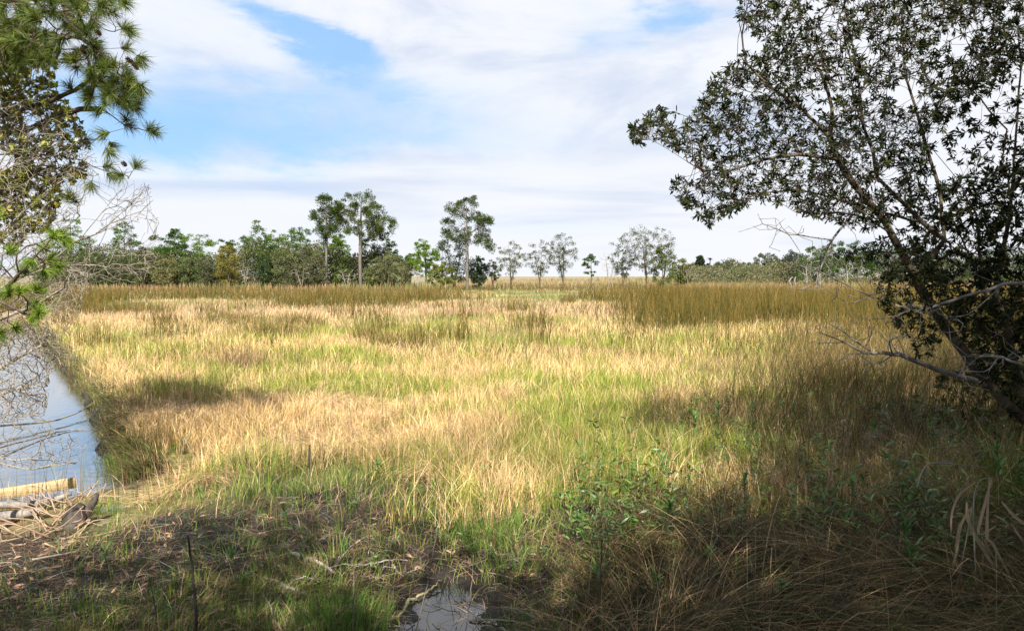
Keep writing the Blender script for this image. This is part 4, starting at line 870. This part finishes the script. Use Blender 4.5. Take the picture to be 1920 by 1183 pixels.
stick('log', [W(-80, 976, 9.2), W(0, 968, 9.3), W(45, 963, 9.35), W(82, 957, 9.4)], [.065, .065, .06, .045], M_LOG, 'lower thicker grey log half buried in reed litter', 'log', 12, 5, .006)
# dark stump with leaning slab
b = gz(140, 985); t = empty('stump', b, 'dark rotten stump beside the end of the logs', 'stump')
V, Fc, _ = polytube([b + (0, 0, -.08), b + (.02, 0, .08), b + (.03, .02, .19), b + (.02, .02, .22)], [.19, .15, .12, .05], 12, 4, .012); mesh('wood', V, Fc, M_ROT, t, smooth=True)
def paddle(a, b, w0, w1, th, m, name, label, cat):
    a = np.array(a, float); b = np.array(b, float); d = nrmz(b - a); s = nrmz(np.cross(d, (0, 1, .1))); u = nrmz(np.cross(s, d)); n = 8; V = []
    for i in range(n + 1):
        t_ = i / n; w = (w0 + (w1 - w0) * t_) * (1 if t_ < .8 else 1 - (t_ - .8) * 3.2) * (1 + .12 * math.sin(i * 2.3)); p = a + (b - a) * t_
        V += [p - s * w / 2 - u * th / 2, p + s * w / 2 - u * th / 2, p + s * w / 2 + u * th / 2, p - s * w / 2 + u * th / 2]
    f = [[i * 4 + j, i * 4 + (j + 1) % 4, i * 4 + 4 + (j + 1) % 4, i * 4 + 4 + j] for i in range(n) for j in range(4)] + [[3, 2, 1, 0], [n * 4, n * 4 + 1, n * 4 + 2, n * 4 + 3]]
    return mesh(name, V, [np.array(f)], m, label=label, cat=cat)
g0 = gz(152, 985); paddle(g0 + (0, -.05, .02), W(184, 926, g0[1] + .05), .13, .075, .03, M_ROT, 'broken_slab', 'dark broken slab of wood leaning up beside the stump', 'wood')
# broken reed pile over board and logs
n = 48; q = samp_poly([(0, 1020), (30, 990), (80, 975), (130, 950), (175, 950), (150, 1010), (80, 1040)], n); P = np.array([gz(a, b_, .03 + .12 * R.random()) for a, b_ in q])
parts = []
for p in P:
    an = R.random() * 6.3; el_ = R.normal(.15, .3); ln = .25 + .5 * R.random(); d = np.array([math.cos(an) * math.cos(el_), math.sin(an) * math.cos(el_) * .6, math.sin(el_)]); kx = R.normal(0, .10, 3)
    e = p + d * ln; e[2] = max(e[2], .02); pr = polytube([p, (p + e) / 2 + kx, e], [.010, .005], 5, 3)
    parts.append((pr[0], pr[1], np.repeat(vcol((.46, .33, .22), 1, .25), len(pr[0]), 0)))
V, Fc, Cc = merge(parts); mesh('broken_reed_pile', V, Fc, M_GRASS, col=Cc, label='pile of broken tan reed stems heaped over board end and logs', cat='reeds', kind='stuff')
for pts, r, m, lab in [
    ([(545, 1041), (570, 1050), (600, 1062), (628, 1078)], [.014, .018, .017, .012], M_WHITE, 'thick white peeled stick on the mud, upper of the slanting pair'),
    ([(495, 1088), (520, 1098), (548, 1110), (582, 1124)], [.009, .013, .015, .008], M_WHITE, 'curved white stick on the mud, lower of the slanting pair'),
    ([(672, 1066), (700, 1062), (735, 1054), (765, 1057)], [.012, .009, .007, .004], M_LOG, 'thin grey stick pointing right above the puddle'),
    ([(628, 1066), (645, 1045), (665, 1025), (692, 1008)], [.010, .008, .006, .004], M_WHITE, 'pale twig rising right from the end of the thick white stick'),
    ([(60, 1055), (100, 1048), (145, 1040)], [.008, .009, .006], M_TWIG, 'straight tan stick on the mud at left'),
    ([(330, 930), (375, 918), (425, 898), (436, 902)], [.010, .011, .010, .005], M_WHITE, 'pale forked stick on the grass edge left of centre'),
    ([(345, 862), (362, 880), (388, 900)], [.010, .009, .006], M_TWIG, 'crooked grey stick propped in the grass by the canal bank'),
    ([(880, 1172), (930, 1168), (980, 1175), (1010, 1172)], [.008, .008, .007, .004], M_LOG, 'thin brown stick at the bottom right of the puddle'),
    ([(1265, 1046), (1300, 1044), (1345, 1030), (1380, 1018)], [.006, .009, .007, .004], M_WHITE, 'slim grey stick showing through the dead grass tangle'),
    ([(300, 1098), (345, 1090)], [.012, .010], M_LOG, 'short stub of grey wood on the mud below the green shoots')]:
    stick('stick', [gz(a, b_, .035 if 'propped' not in lab else .35 - .3 * i / len(pts)) for i, (a, b_) in enumerate(pts)], r, m, lab, 'stick')
q = samp_poly([(-40, 990), (200, 950), (700, 930), (1150, 980), (1200, 1200), (-40, 1200)], 900); P = gzn0(q); parts = []
for p in P:
    an = R.random() * 6.3; ln = .12 + .35 * R.random() ** 2; d = np.array([math.cos(an), math.sin(an), R.normal(.05, .12)]); e = p + d * ln; m_ = (p + e) / 2 + R.normal(0, .03, 3) + (0, 0, .03); r_ = .002 + .003 * R.random() ** 2
    pr = polytube([p + (0, 0, .01), m_, e + (0, 0, .01)], [r_, r_ * .5], 4, 2); parts.append((pr[0], pr[1], np.repeat(vcol((.34, .24, .15) if R.random() < .6 else (.46, .42, .36), 1, .35), len(pr[0]), 0)))
V, Fc, Cc = merge(parts); mesh('twig_litter', V, Fc, M_GRASS, col=Cc, label='small broken twigs and stems littering the dark mud', cat='twigs', kind='stuff')
# lichen covered twig
pts = [gz(700, 1178, .02), gz(745, 1160, .02), gz(770, 1132, .03), gz(800, 1115, .03), gz(828, 1098, .03)]
M_LICH = bark_mat('yellow_lichen', (.22, .20, .09), (.58, .54, .28), None, 40, 1, 1)
stick('lichen_twig', pts, [.009, .012, .016, .012, .006], M_LICH, 'crooked twig crusted with yellowish lichen at the puddle edge', 'twig', 6, 8, .007)
# upright brown stems / stakes
for a, b_, top, r, m, lab, lx in [(372, 1210, 1002, .013, M_ROT, 'mossy brown stake leaning up from the bottom of the frame', -20), (1118, 1200, 1010, .007, M_ROT, 'dark thin stalk standing right of the puddle', 10),
                              (775, 1200, 990, .006, M_TWIG, 'reddish thin stalk rising across the puddle', 45), (295, 1190, 1080, .006, M_ROT, 'short dark stalk left of the mossy stake', -15), (870, 1200, 1040, .005, M_TWIG, 'thin tan stalk at the right side of the puddle', 18), (660, 1200, 1030, .005, M_TWIG, 'rusty thin stalk among the bright green tuft', 2)]:
    g0 = gz(a, b_, -.03); tp = W(a + lx, top, g0[1] + .05); stick('stalk', [g0, (g0 + tp) / 2 + (.01, 0, 0), tp], [r, r * .55], m, lab, 'stalk')
# cattail spikes
for a, b_, top, lab in [(577, 905, 832, 'largest dark cattail spike standing left of centre'), (254, 950, 905, 'small dark cattail spike near the canal corner'), (165, 905, 880, 'short dark spike in the grass at the water edge')]:
    g0 = gz(a, b_); tp = W(a + 4, top, g0[1]); d = nrmz(tp - g0); t = empty('cattail', g0, lab, 'cattail')
    V, Fc, _ = polytube([g0 - d * .05, tp + d * .03], [.005, .003], 5, 3); mesh('stem', V, Fc, M_TWIG, t)
    L_ = np.linalg.norm(tp - g0) * .62; V, Fc, _ = polytube([tp - d * L_, tp - d * L_ * .9, tp - d * L_ * .5, tp - d * L_ * .1, tp], [.006, .014, .017, .013, .003], 8, 3, .001); mesh('seed_head', V, Fc, M_ROT, t, smooth=True)
# ---- grass tufts one can tell apart
def tuft(px, py, n, h, sp, cols, lab, name='grass_tuft', cat='grass tuft', w=.006, lean=.35, droop=.12, seg=5, group=None, dz=0, mt=None):
    p = gz(px, py); P = p + np.stack([np.clip(R.normal(0, sp, n), -1.7 * sp, 1.7 * sp), np.clip(R.normal(0, sp * .8, n), -1.4 * sp, 1.4 * sp), np.zeros(n) - .03], -1); c = np.array(cols)[R.integers(0, len(cols), n)] * vcol((1, 1, 1), n, .2)
    an = np.arctan2(P[:, 1] - p[1], P[:, 0] - p[0]) + R.normal(0, .8, n)
    hh = h * (.5 + .6 * R.random(n)) * 1.0 * (1 - .3 * np.hypot(P[:, 0] - p[0], P[:, 1] - p[1]) / (sp * 2.5))
    V, Fc, Cc = blades(P, hh, w, an, lean * (.3 + R.random(n) * 1.2), droop * (1 + R.random(n)), c, seg); return mesh(name, V, Fc, mt or M_GRASS, col=Cc, label=lab, cat=cat, group=group)
BG = [(.12, .24, .035), (.17, .30, .05), (.09, .18, .03), (.22, .30, .07)]
for a, b_, n, h, sp, lab in [(640, 1185, 420, .50, .20, 'bright green grass tuft at the bottom left of the puddle'), (905, 1020, 230, .48, .22, 'tall green grass tuft standing above the puddle'), (980, 1070, 130, .38, .2, 'green grass shoots right of the tuft above the puddle'),
                          (230, 905, 170, .5, .22, 'green grass tuft at the near corner of the canal'), (60, 1165, 120, .26, .2, 'low green tuft in the bottom left corner'), (160, 1150, 110, .30, .18, 'sparse green tuft right of the corner tuft'),
                          (305, 860, 150, .35, .22, 'green tuft in the dry mat beside the canal'), (1000, 1190, 120, .30, .2, 'green tuft at the bottom right of the puddle'), (470, 935, 200, .34, .3, 'fresh green tuft left of centre on the shade edge'),
                          (440, 1040, 150, .30, .25, 'thin green shoots between the mud and the white sticks'), (190, 960, 180, .38, .2, 'green tuft around the leaning dark slab')]:
    tuft(a, b_, n, h, sp, BG, lab)
# rush clumps out in the field
RC = [(.16, .14, .035), (.11, .12, .03), (.25, .18, .06), (.34, .24, .10)]
cl = ['rush clump with a matted base, left of the larger field clump', 'largest dark rush clump in the left of the field', 'rush clump right behind the largest one', 'small rush clump between two larger ones', 'upright green rush clump left of the middle of the field',
      'smaller rush clump left of the upright green one', 'wide low rush clump near the canal end', 'little lone rush tuft far out in the open gap', 'brown collapsed rush clump in front of the others']
for (a, b_, r), lab in zip(clumps, cl):
    D = row2D(b_); tuft(a, b_, int(260 * r), 1.15 if D > 20 else .7, r * .42, RC if 'brown' not in lab else [(.33, .22, .12), (.24, .16, .08)], lab, 'rush_clump', 'rushes', .012 + D * .0005, .3, .06, 3)
# dark wiry stems in the right middle
x0 = [(1290, 880, .95, 'leftmost fan of dark wiry stems before the lit field'), (1400, 850, 1.05, 'tallest fan of dark wiry stems right of the first'), (1340, 900, .9, 'fan of dark stems between the two taller fans'), (1490, 800, 1.0, 'fan of dark stems under the tip of the dead bough'),
      (1210, 905, .8, 'thin sparse fan of dark stems left of the others'), (1110, 915, .75, 'loose spray of dark stems right of centre'), (840, 900, .75, 'lone dark wiry stems left of the loose spray')]
for a, b_, h, lab in x0:
    tuft(a, b_, 75 if a > 1150 else 9, h, .38 if a > 1150 else .15, [(.07, .055, .03), (.10, .10, .03), (.13, .085, .045)], lab, 'wiry_stems', 'stems', .006, .35, .03, 4)
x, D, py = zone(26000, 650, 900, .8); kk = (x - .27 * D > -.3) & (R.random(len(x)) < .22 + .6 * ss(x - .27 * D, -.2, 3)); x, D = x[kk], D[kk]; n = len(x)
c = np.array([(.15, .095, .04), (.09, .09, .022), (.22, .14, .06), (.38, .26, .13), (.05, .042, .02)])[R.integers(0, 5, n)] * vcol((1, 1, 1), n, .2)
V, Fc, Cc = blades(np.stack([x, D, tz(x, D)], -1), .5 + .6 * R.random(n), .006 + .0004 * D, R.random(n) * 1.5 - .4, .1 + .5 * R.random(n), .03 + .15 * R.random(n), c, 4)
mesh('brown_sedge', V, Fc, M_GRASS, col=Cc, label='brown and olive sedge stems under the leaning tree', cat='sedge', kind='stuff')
def sprigs(q, n, h0, h1, cols, ln, w, per, name, lab, cat, jit=0.0):
    P = gzn(q); m = n * per; idx = np.repeat(np.arange(n), per); hh = h0 + (h1 - h0) * R.random(n); lnx = R.normal(0, .22, (n, 2))
    u = (.25 + .75 * R.random(m) ** .7); B = P[idx] + np.stack([lnx[idx, 0] * hh[idx] * u, lnx[idx, 1] * hh[idx] * u, hh[idx] * u], -1) + R.normal(0, 1, (m, 3)) * jit
    an = R.random(m) * 6.3; d = np.stack([np.cos(an), np.sin(an), R.normal(.5, .5, m)], -1); sc_ = (.5 + R.random(n))[idx]
    p1 = leaves(B, d, np.array([0, 0, 1.]) + R.normal(0, .5, (m, 3)), ln * sc_ * (.6 + .6 * R.random(m)), w * sc_, np.array(cols)[R.integers(0, len(cols), n)][idx] * vcol((1, 1, 1), m, .3))
    st = blades(P, hh, .006, np.arctan2(lnx[:, 1], lnx[:, 0]), np.hypot(lnx[:, 0], lnx[:, 1]), 0, vcol((.10, .075, .035), n, .3), 3)
    V, Fc, Cc = merge([p1, st]); return mesh(name, V, Fc, M_LEAF, col=Cc, label=lab, cat=cat, kind='stuff')
def gzn(q):
    zz = np.zeros(len(q))
    for _ in range(4): P = G(q[:, 0], q[:, 1], zz); zz = tz(P[:, 0], P[:, 1])
    P[:, 2] = zz; return P
q = samp_poly([(1180, 860), (1330, 780), (1560, 760), (1960, 780), (2100, 1000), (1900, 1100), (1500, 1060), (1250, 1060), (1080, 1120), (1060, 960)], 900)
q = q[vnoise(q[:, 0], q[:, 1], 70, 111, 2) > .42]; sprigs(q, len(q), .25, .95, [(.09, .19, .03), (.13, .24, .04), (.06, .12, .02), (.16, .20, .05)], .085, .018, 16, 'green_weeds', 'narrow leaved green weeds growing thickly through the shaded grass', 'weeds')
q = samp_poly([(200, 930), (1100, 900), (1100, 1180), (900, 1060), (300, 1180), (150, 1050)], 170); q = q[vnoise(q[:, 0], q[:, 1], 60, 112, 2) > .45]
sprigs(q, len(q), .06, .25, [(.10, .20, .03), (.14, .25, .04), (.07, .13, .02)], .06, .014, 9, 'small_weeds', 'small green weeds sprouting from the mud', 'weeds')
q = np.concatenate([samp_poly([(1480, 860), (1560, 790), (1720, 800), (1820, 860), (1740, 930), (1560, 930)], 90), samp_poly([(1250, 960), (1500, 900), (1900, 900), (1900, 1000), (1400, 1010)], 60)])
sprigs(q, len(q), .5, .95, [(.30, .21, .12), (.38, .27, .16), (.22, .15, .08)], .022, .006, 170, 'dry_weed_heads', 'fuzzy tan dried weed heads above the shaded tangle', 'weeds', .05)
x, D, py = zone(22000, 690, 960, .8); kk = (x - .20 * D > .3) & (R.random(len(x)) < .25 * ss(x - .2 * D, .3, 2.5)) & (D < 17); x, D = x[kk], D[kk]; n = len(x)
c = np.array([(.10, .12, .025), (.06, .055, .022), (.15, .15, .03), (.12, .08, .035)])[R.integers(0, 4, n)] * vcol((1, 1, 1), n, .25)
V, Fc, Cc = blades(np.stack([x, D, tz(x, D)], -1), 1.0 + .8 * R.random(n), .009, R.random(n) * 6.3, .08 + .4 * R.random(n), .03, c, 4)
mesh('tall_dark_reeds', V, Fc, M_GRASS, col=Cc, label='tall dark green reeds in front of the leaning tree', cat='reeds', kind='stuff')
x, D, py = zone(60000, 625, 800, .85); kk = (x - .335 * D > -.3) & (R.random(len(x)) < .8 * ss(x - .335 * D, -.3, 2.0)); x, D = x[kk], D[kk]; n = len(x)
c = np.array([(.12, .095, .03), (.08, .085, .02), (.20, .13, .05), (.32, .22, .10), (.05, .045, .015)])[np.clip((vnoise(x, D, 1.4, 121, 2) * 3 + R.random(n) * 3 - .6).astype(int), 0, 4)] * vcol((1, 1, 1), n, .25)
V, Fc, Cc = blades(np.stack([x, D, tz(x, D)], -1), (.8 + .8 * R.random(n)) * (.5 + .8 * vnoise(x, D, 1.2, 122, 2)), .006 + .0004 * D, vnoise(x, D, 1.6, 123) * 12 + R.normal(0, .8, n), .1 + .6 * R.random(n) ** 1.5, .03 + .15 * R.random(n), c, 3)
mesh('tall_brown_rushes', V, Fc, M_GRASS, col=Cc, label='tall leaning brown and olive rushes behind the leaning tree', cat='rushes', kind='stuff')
# ---- green leafy shoots (narrow leaves up a stem)
def shoot(px, py, h, lab, nl=16, ln=.09, top=None, w=.024):
    p = gz(px, py, -.02); e = p + (R.normal(0, .06), R.normal(0, .05), h); t = empty('leafy_shoot', p, lab, 'shoot', 'narrow leaved green shoots in the shaded grass')
    V, Fc, _ = polytube([p, (p + e) / 2 + R.normal(0, .02, 3), e], [.005, .003], 5, 4); mesh('stem', V, Fc, M_ROT, t)
    u = .45 + .55 * R.random(nl) ** .6; P = p + (e - p) * u[:, None]; an = np.arange(nl) * 2.4
    d = np.stack([np.cos(an), np.sin(an), .5 + 1.3 * u ** 3], -1)
    V, Fc, Cc = leaves(P, d, np.repeat([[0, 0, 1.]], nl, 0), ln * (.7 + .5 * R.random(nl)), w, vcol((.11, .24, .045), nl, .3)); mesh('leaves', V, Fc, M_LEAF, t, col=Cc)
S = [(1705, 1130, .45, 'largest star shaped green shoot in the dark lower right'), (1680, 1070, .45, 'small shoot just above the largest star shaped one'), (1590, 1010, .6, 'green shoot in the tangle left of the drooping tan leaves'), (1300, 870, .75, 'leafy shoot in front of the first wiry fan'),
     (1345, 850, .8, 'leafy shoot between the wiry fans'), (1420, 860, .85, 'tall leafy shoot before the tallest wiry fan'), (1500, 860, .8, 'leafy shoot under the hanging dead bough'), (1630, 900, .8, 'leafy shoot behind the tangle under the leaning trunk'),
     (1255, 930, .5, 'short leafy shoot left of the tangle'), (1240, 1020, .45, 'low shoot at the left edge of the tangle'), (1110, 1130, .35, 'green shoot on the mud right of the puddle'), (1250, 1160, .35, 'green shoot at the bottom of the tangle'),
     (1480, 1180, .4, 'green shoot at the bottom edge in the dark'), (1330, 1110, .4, 'small shoot poking from dead grass near the bottom'), (1080, 940, .4, 'small shoot right of centre on the shade edge'), (900, 930, .35, 'small shoot at the middle of the shade edge'),
     (430, 1080, .22, 'tiny shoot by the lower white stick'), (205, 1075, .25, 'tiny shoot on the left mud'), (540, 990, .25, 'small shoot above the white sticks'), (1790, 900, .7, 'shoot behind the drooping tan leaves'), (1400, 990, .6, 'shoot rising in the middle of the tangle'), (1180, 870, .5, 'shoot among thin stems left of the first fan'),
     (700, 905, .3, 'small shoot left of the lone wiry stems'), (1880, 960, .7, 'shoot at the right edge above the tan leaves')]
for a, b_, h, lab in S: shoot(a, b_, h, lab, 26 if h > .4 else 14, .16 if 'largest' in lab else .11)
# ---- drooping broad tan leaves at lower right
p = gz(1850, 1130); t = empty('dry_reed_plant', p, 'dead reed plant with broad drooping tan leaves, lower right', 'plant')
st = W(1790, 1200, p[1]); tops = [((1855, 895), (1850, 1000), (1862, 1020), (1898, 1090), .028), ((1860, 895), (1845, 950), (1835, 1000), (1868, 985), .024), ((1812, 940), (1818, 985), (1850, 1040), (1872, 1080), .036), ((1822, 950), (1800, 985), (1793, 1030), (1785, 1070), .032),
                               ((1828, 905), (1800, 925), (1785, 960), (1783, 1000), .022), ((1878, 940), (1900, 965), (1925, 985), (1950, 1010), .03), ((1895, 980), (1915, 1010), (1930, 1030), (1950, 1050), .022), ((1815, 995), (1840, 1015), (1860, 1040), (1880, 1060), .02), ((1845, 1010), (1870, 1060), (1885, 1100), (1890, 1150), .022)]
for j, tp in enumerate(tops):
    pts = np.array([W(a, b_, p[1] - .15 + .06 * j) for a, b_ in tp[:4]]); w = tp[4] * .85; tt = np.linspace(0, 1, 13); i = np.minimum((tt * 3).astype(int), 2); f = (tt * 3 - i)[:, None]
    p0 = pts[np.maximum(i - 1, 0)]; p1 = pts[i]; p2 = pts[i + 1]; p3 = pts[np.minimum(i + 2, 3)]
    Pc = .5 * (2 * p1 + (p2 - p0) * f + (2 * p0 - 5 * p1 + 4 * p2 - p3) * f ** 2 + (3 * p1 - p0 - 3 * p2 + p3) * f ** 3)
    tn = nrmz(np.gradient(Pc, axis=0)); s = nrmz(np.cross(tn, [.2 + .3 * math.sin(j * 2), 1, .2])); ww = (w * np.sin(np.pi * (.08 + .9 * tt)) ** .6 / 2)[:, None]
    nr = np.cross(tn, s); V = np.stack([Pc - s * ww + nr * ww * .35, Pc, Pc + s * ww + nr * ww * .35], 1).reshape(-1, 3)
    f4 = np.array([[a * 3 + b_, a * 3 + b_ + 1, a * 3 + b_ + 4, a * 3 + b_ + 3] for a in range(12) for b_ in range(2)])
    mesh('leaf', V, [f4], M_GRASS, t, col=vcol((.50, .37, .23), len(V), .22), smooth=True)
for a in [((1785, 1190), (1800, 1080), (1822, 955)), ((1832, 1110), (1825, 960), (1835, 905), (1860, 895)), ((1720, 915), (1735, 875), (1770, 868), (1855, 878))]:
    V, Fc, _ = polytube([W(x_, y_, p[1] - .1) for x_, y_ in a], [.007, .004], 5, 6); mesh('stem', V, Fc, M_TWIG, t, smooth=True)
# pale curled root stalk under the star shaped shoot
stick('curled_stalk', [W(1660, 1010, 6.7), W(1662, 1060, 6.7), W(1685, 1068, 6.7), W(1708, 1068, 6.68), W(1714, 1085, 6.66), W(1728, 1105, 6.6), W(1720, 1110, 6.6)], [.006, .008, .008, .007, .007, .006, .004], M_TWIG, 'pale curled stalk looping below the largest green shoot', 'stalk')
# dry reed blades on the left by the canal
for a, b_, h, lab in [(125, 640, 1.0, 'pale bent reed clump standing at the canal end'), (145, 690, .9, 'tall tan reed blades leaning over the bank'), (200, 700, .7, 'dry reed blades right of the leaning ones on the bank'), (270, 720, .6, 'short dry reeds in the grass near the canal'),
                      (430, 770, .6, 'sprawling dry reeds in the matted straw'), (370, 900, .55, 'broken dry reeds by the forked stick'), (1430, 640, .8, 'pale bent reeds in front of the right rush bed'), (1470, 1100, .5, 'pale reed blades in the dark tangle')]:
    tuft(a, b_, 26, h, .35, [(.62, .45, .25), (.52, .36, .19), (.70, .55, .34)], lab, 'dry_reeds', 'reeds', .022, .5, .4, 5)
# matted swirls of pale straw on the left of the field
x, D, py = zone(120000, 690, 920, .8); m = ss(vnoise(x, D, 2.4, 95, 3), .38, .55) * ss(-x, -1, 2.5) * ss(-sdist(x, D, canal), .05, .5) * boardgap(x, D); kk = R.random(len(x)) < m; x, D = x[kk], D[kk]; n = len(x)
fl = vnoise(x, D, 1.4, 96, 2) * 16; c = np.array([(.80, .54, .27), (.68, .43, .21), (.90, .68, .40), (.36, .22, .11)])[R.integers(0, 4, n)] * vcol((1, 1, 1), n, .2)
V, Fc, Cc = blades(np.stack([x, D, tz(x, D) + .03], -1), (.20 + .22 * R.random(n)) * (.7 + .9 * vnoise(x, D, .7, 97, 2)), .005 + .0003 * D, fl + R.normal(0, .5, n), 1.3 + .8 * R.random(n), .5 + .35 * R.random(n), c, 4, face=fl + 1.57 + R.normal(0, .4, n))
mesh('straw_mat', V, Fc, M_GRASS, col=Cc, label='matted swirls of pale fallen straw on the left of the field', cat='grass', kind='stuff')
# grass curtain on the canal bank
n = 9000; e = R.integers(0, 6, n); u = R.random(n)[:, None]; bp = np.array(bR); P2 = bp[e] * (1 - u) + bp[e + 1] * u + R.normal(0, .16, (n, 2)) + np.array([.22, .1]); x, y = P2.T
c = np.array([(.10, .13, .03), (.16, .19, .045), (.30, .20, .10), (.13, .085, .045)])[R.integers(0, 4, n)] * vcol((1, 1, 1), n, .25)
V, Fc, Cc = blades(np.stack([x, y, tz(x, y)], -1), .25 + .3 * R.random(n), .008 + .0003 * y, 3.4 + R.normal(0, .7, n), .2 + .8 * R.random(n), .15 + .8 * R.random(n), c, 4)
mesh('bank_grass', V, Fc, M_GRASS, col=Cc, label='dark green and brown grass hanging over the canal bank', cat='grass', kind='stuff')
# ---------------------------------------------------------------- the wood around the viewpoint, out of frame, that shades the foreground
rng = np.random.default_rng(31)
def wood_tree(loc, H, r, name, label, seed, dens=1.0):
    rng = np.random.default_rng(seed); o = np.array([loc[0], loc[1], 0.0]); na = int(300 * dens)
    u = rdir(na, rng) * rng.random((na, 1)) ** .38; A = np.stack([u[:, 0] * r, u[:, 1] * r, H * .60 + u[:, 2] * H * .40], -1)
    pos, par, rad, ch = grow([np.array([[0, 0, -.2], [.1, .1, H * .3], [-.1, .1, H * .6], [0, 0, H * .85]])], A, .4, .01, .2, .1, .05, rng)
    t = empty(name, o, label, 'tree', 'trees of the wood around the viewpoint'); V, Fc, _ = tubes(pos + o, par, rad, 6); mesh('trunk', V, Fc, M_BARK, t)
    T = pos[ch == 0]; m = len(T) * 72; idx = np.repeat(np.arange(len(T)), 72); off = rng.normal(0, .34, (m, 3))
    V, Fc, Cc = leaves(T[idx] + off + o, rdir(m, rng), rdir(m, rng), .19, .11, vcol((.05, .075, .02), m, .3, rng=rng), True); mesh('crown', V, Fc, M_DARKLEAF, t, col=Cc); return t
WT = [(1.0, -4.8, 12.3, 3.6), (4.6, -4.8, 13.0, 3.6), (8.6, -4.4, 19, 4.2), (13, -3, 18, 4.2), (6.2, -7.5, 19, 3.8), (3.5, -9, 15, 4.2), (9, -9.5, 19, 4.5), (14, -8, 19, 4.5), (13, 4.6, 10.5, 3.6), (13.8, 11.2, 10.5, 3.3), (17, -2, 12, 4), (18.6, 17.3, 11, 3.5), (24.5, 24.5, 12, 4), (31, 31, 12, 4), (19, 8, 13, 4), (24, 13.5, 13, 4), (-2.3, -5.8, 12.5, 3.3), (-3.6, -9.5, 14, 3.6)]
proto = wood_tree(WT[0][:2], 9.5, 3.3, 'wood_tree', 'evergreen of the wood around the viewpoint, outside the picture', 41, 1.1)
for i, (x_, y_, h, r) in enumerate(WT[1:]):
    c_ = proto.copy(); C.objects.link(c_); c_.location = (x_, y_, 0); c_.rotation_euler = (0, 0, i * 1.7); c_.scale = (r / 3.3, r / 3.3, h / 9.5)
    for chd in list(proto.children):
        k = chd.copy(); C.objects.link(k); k.parent = c_
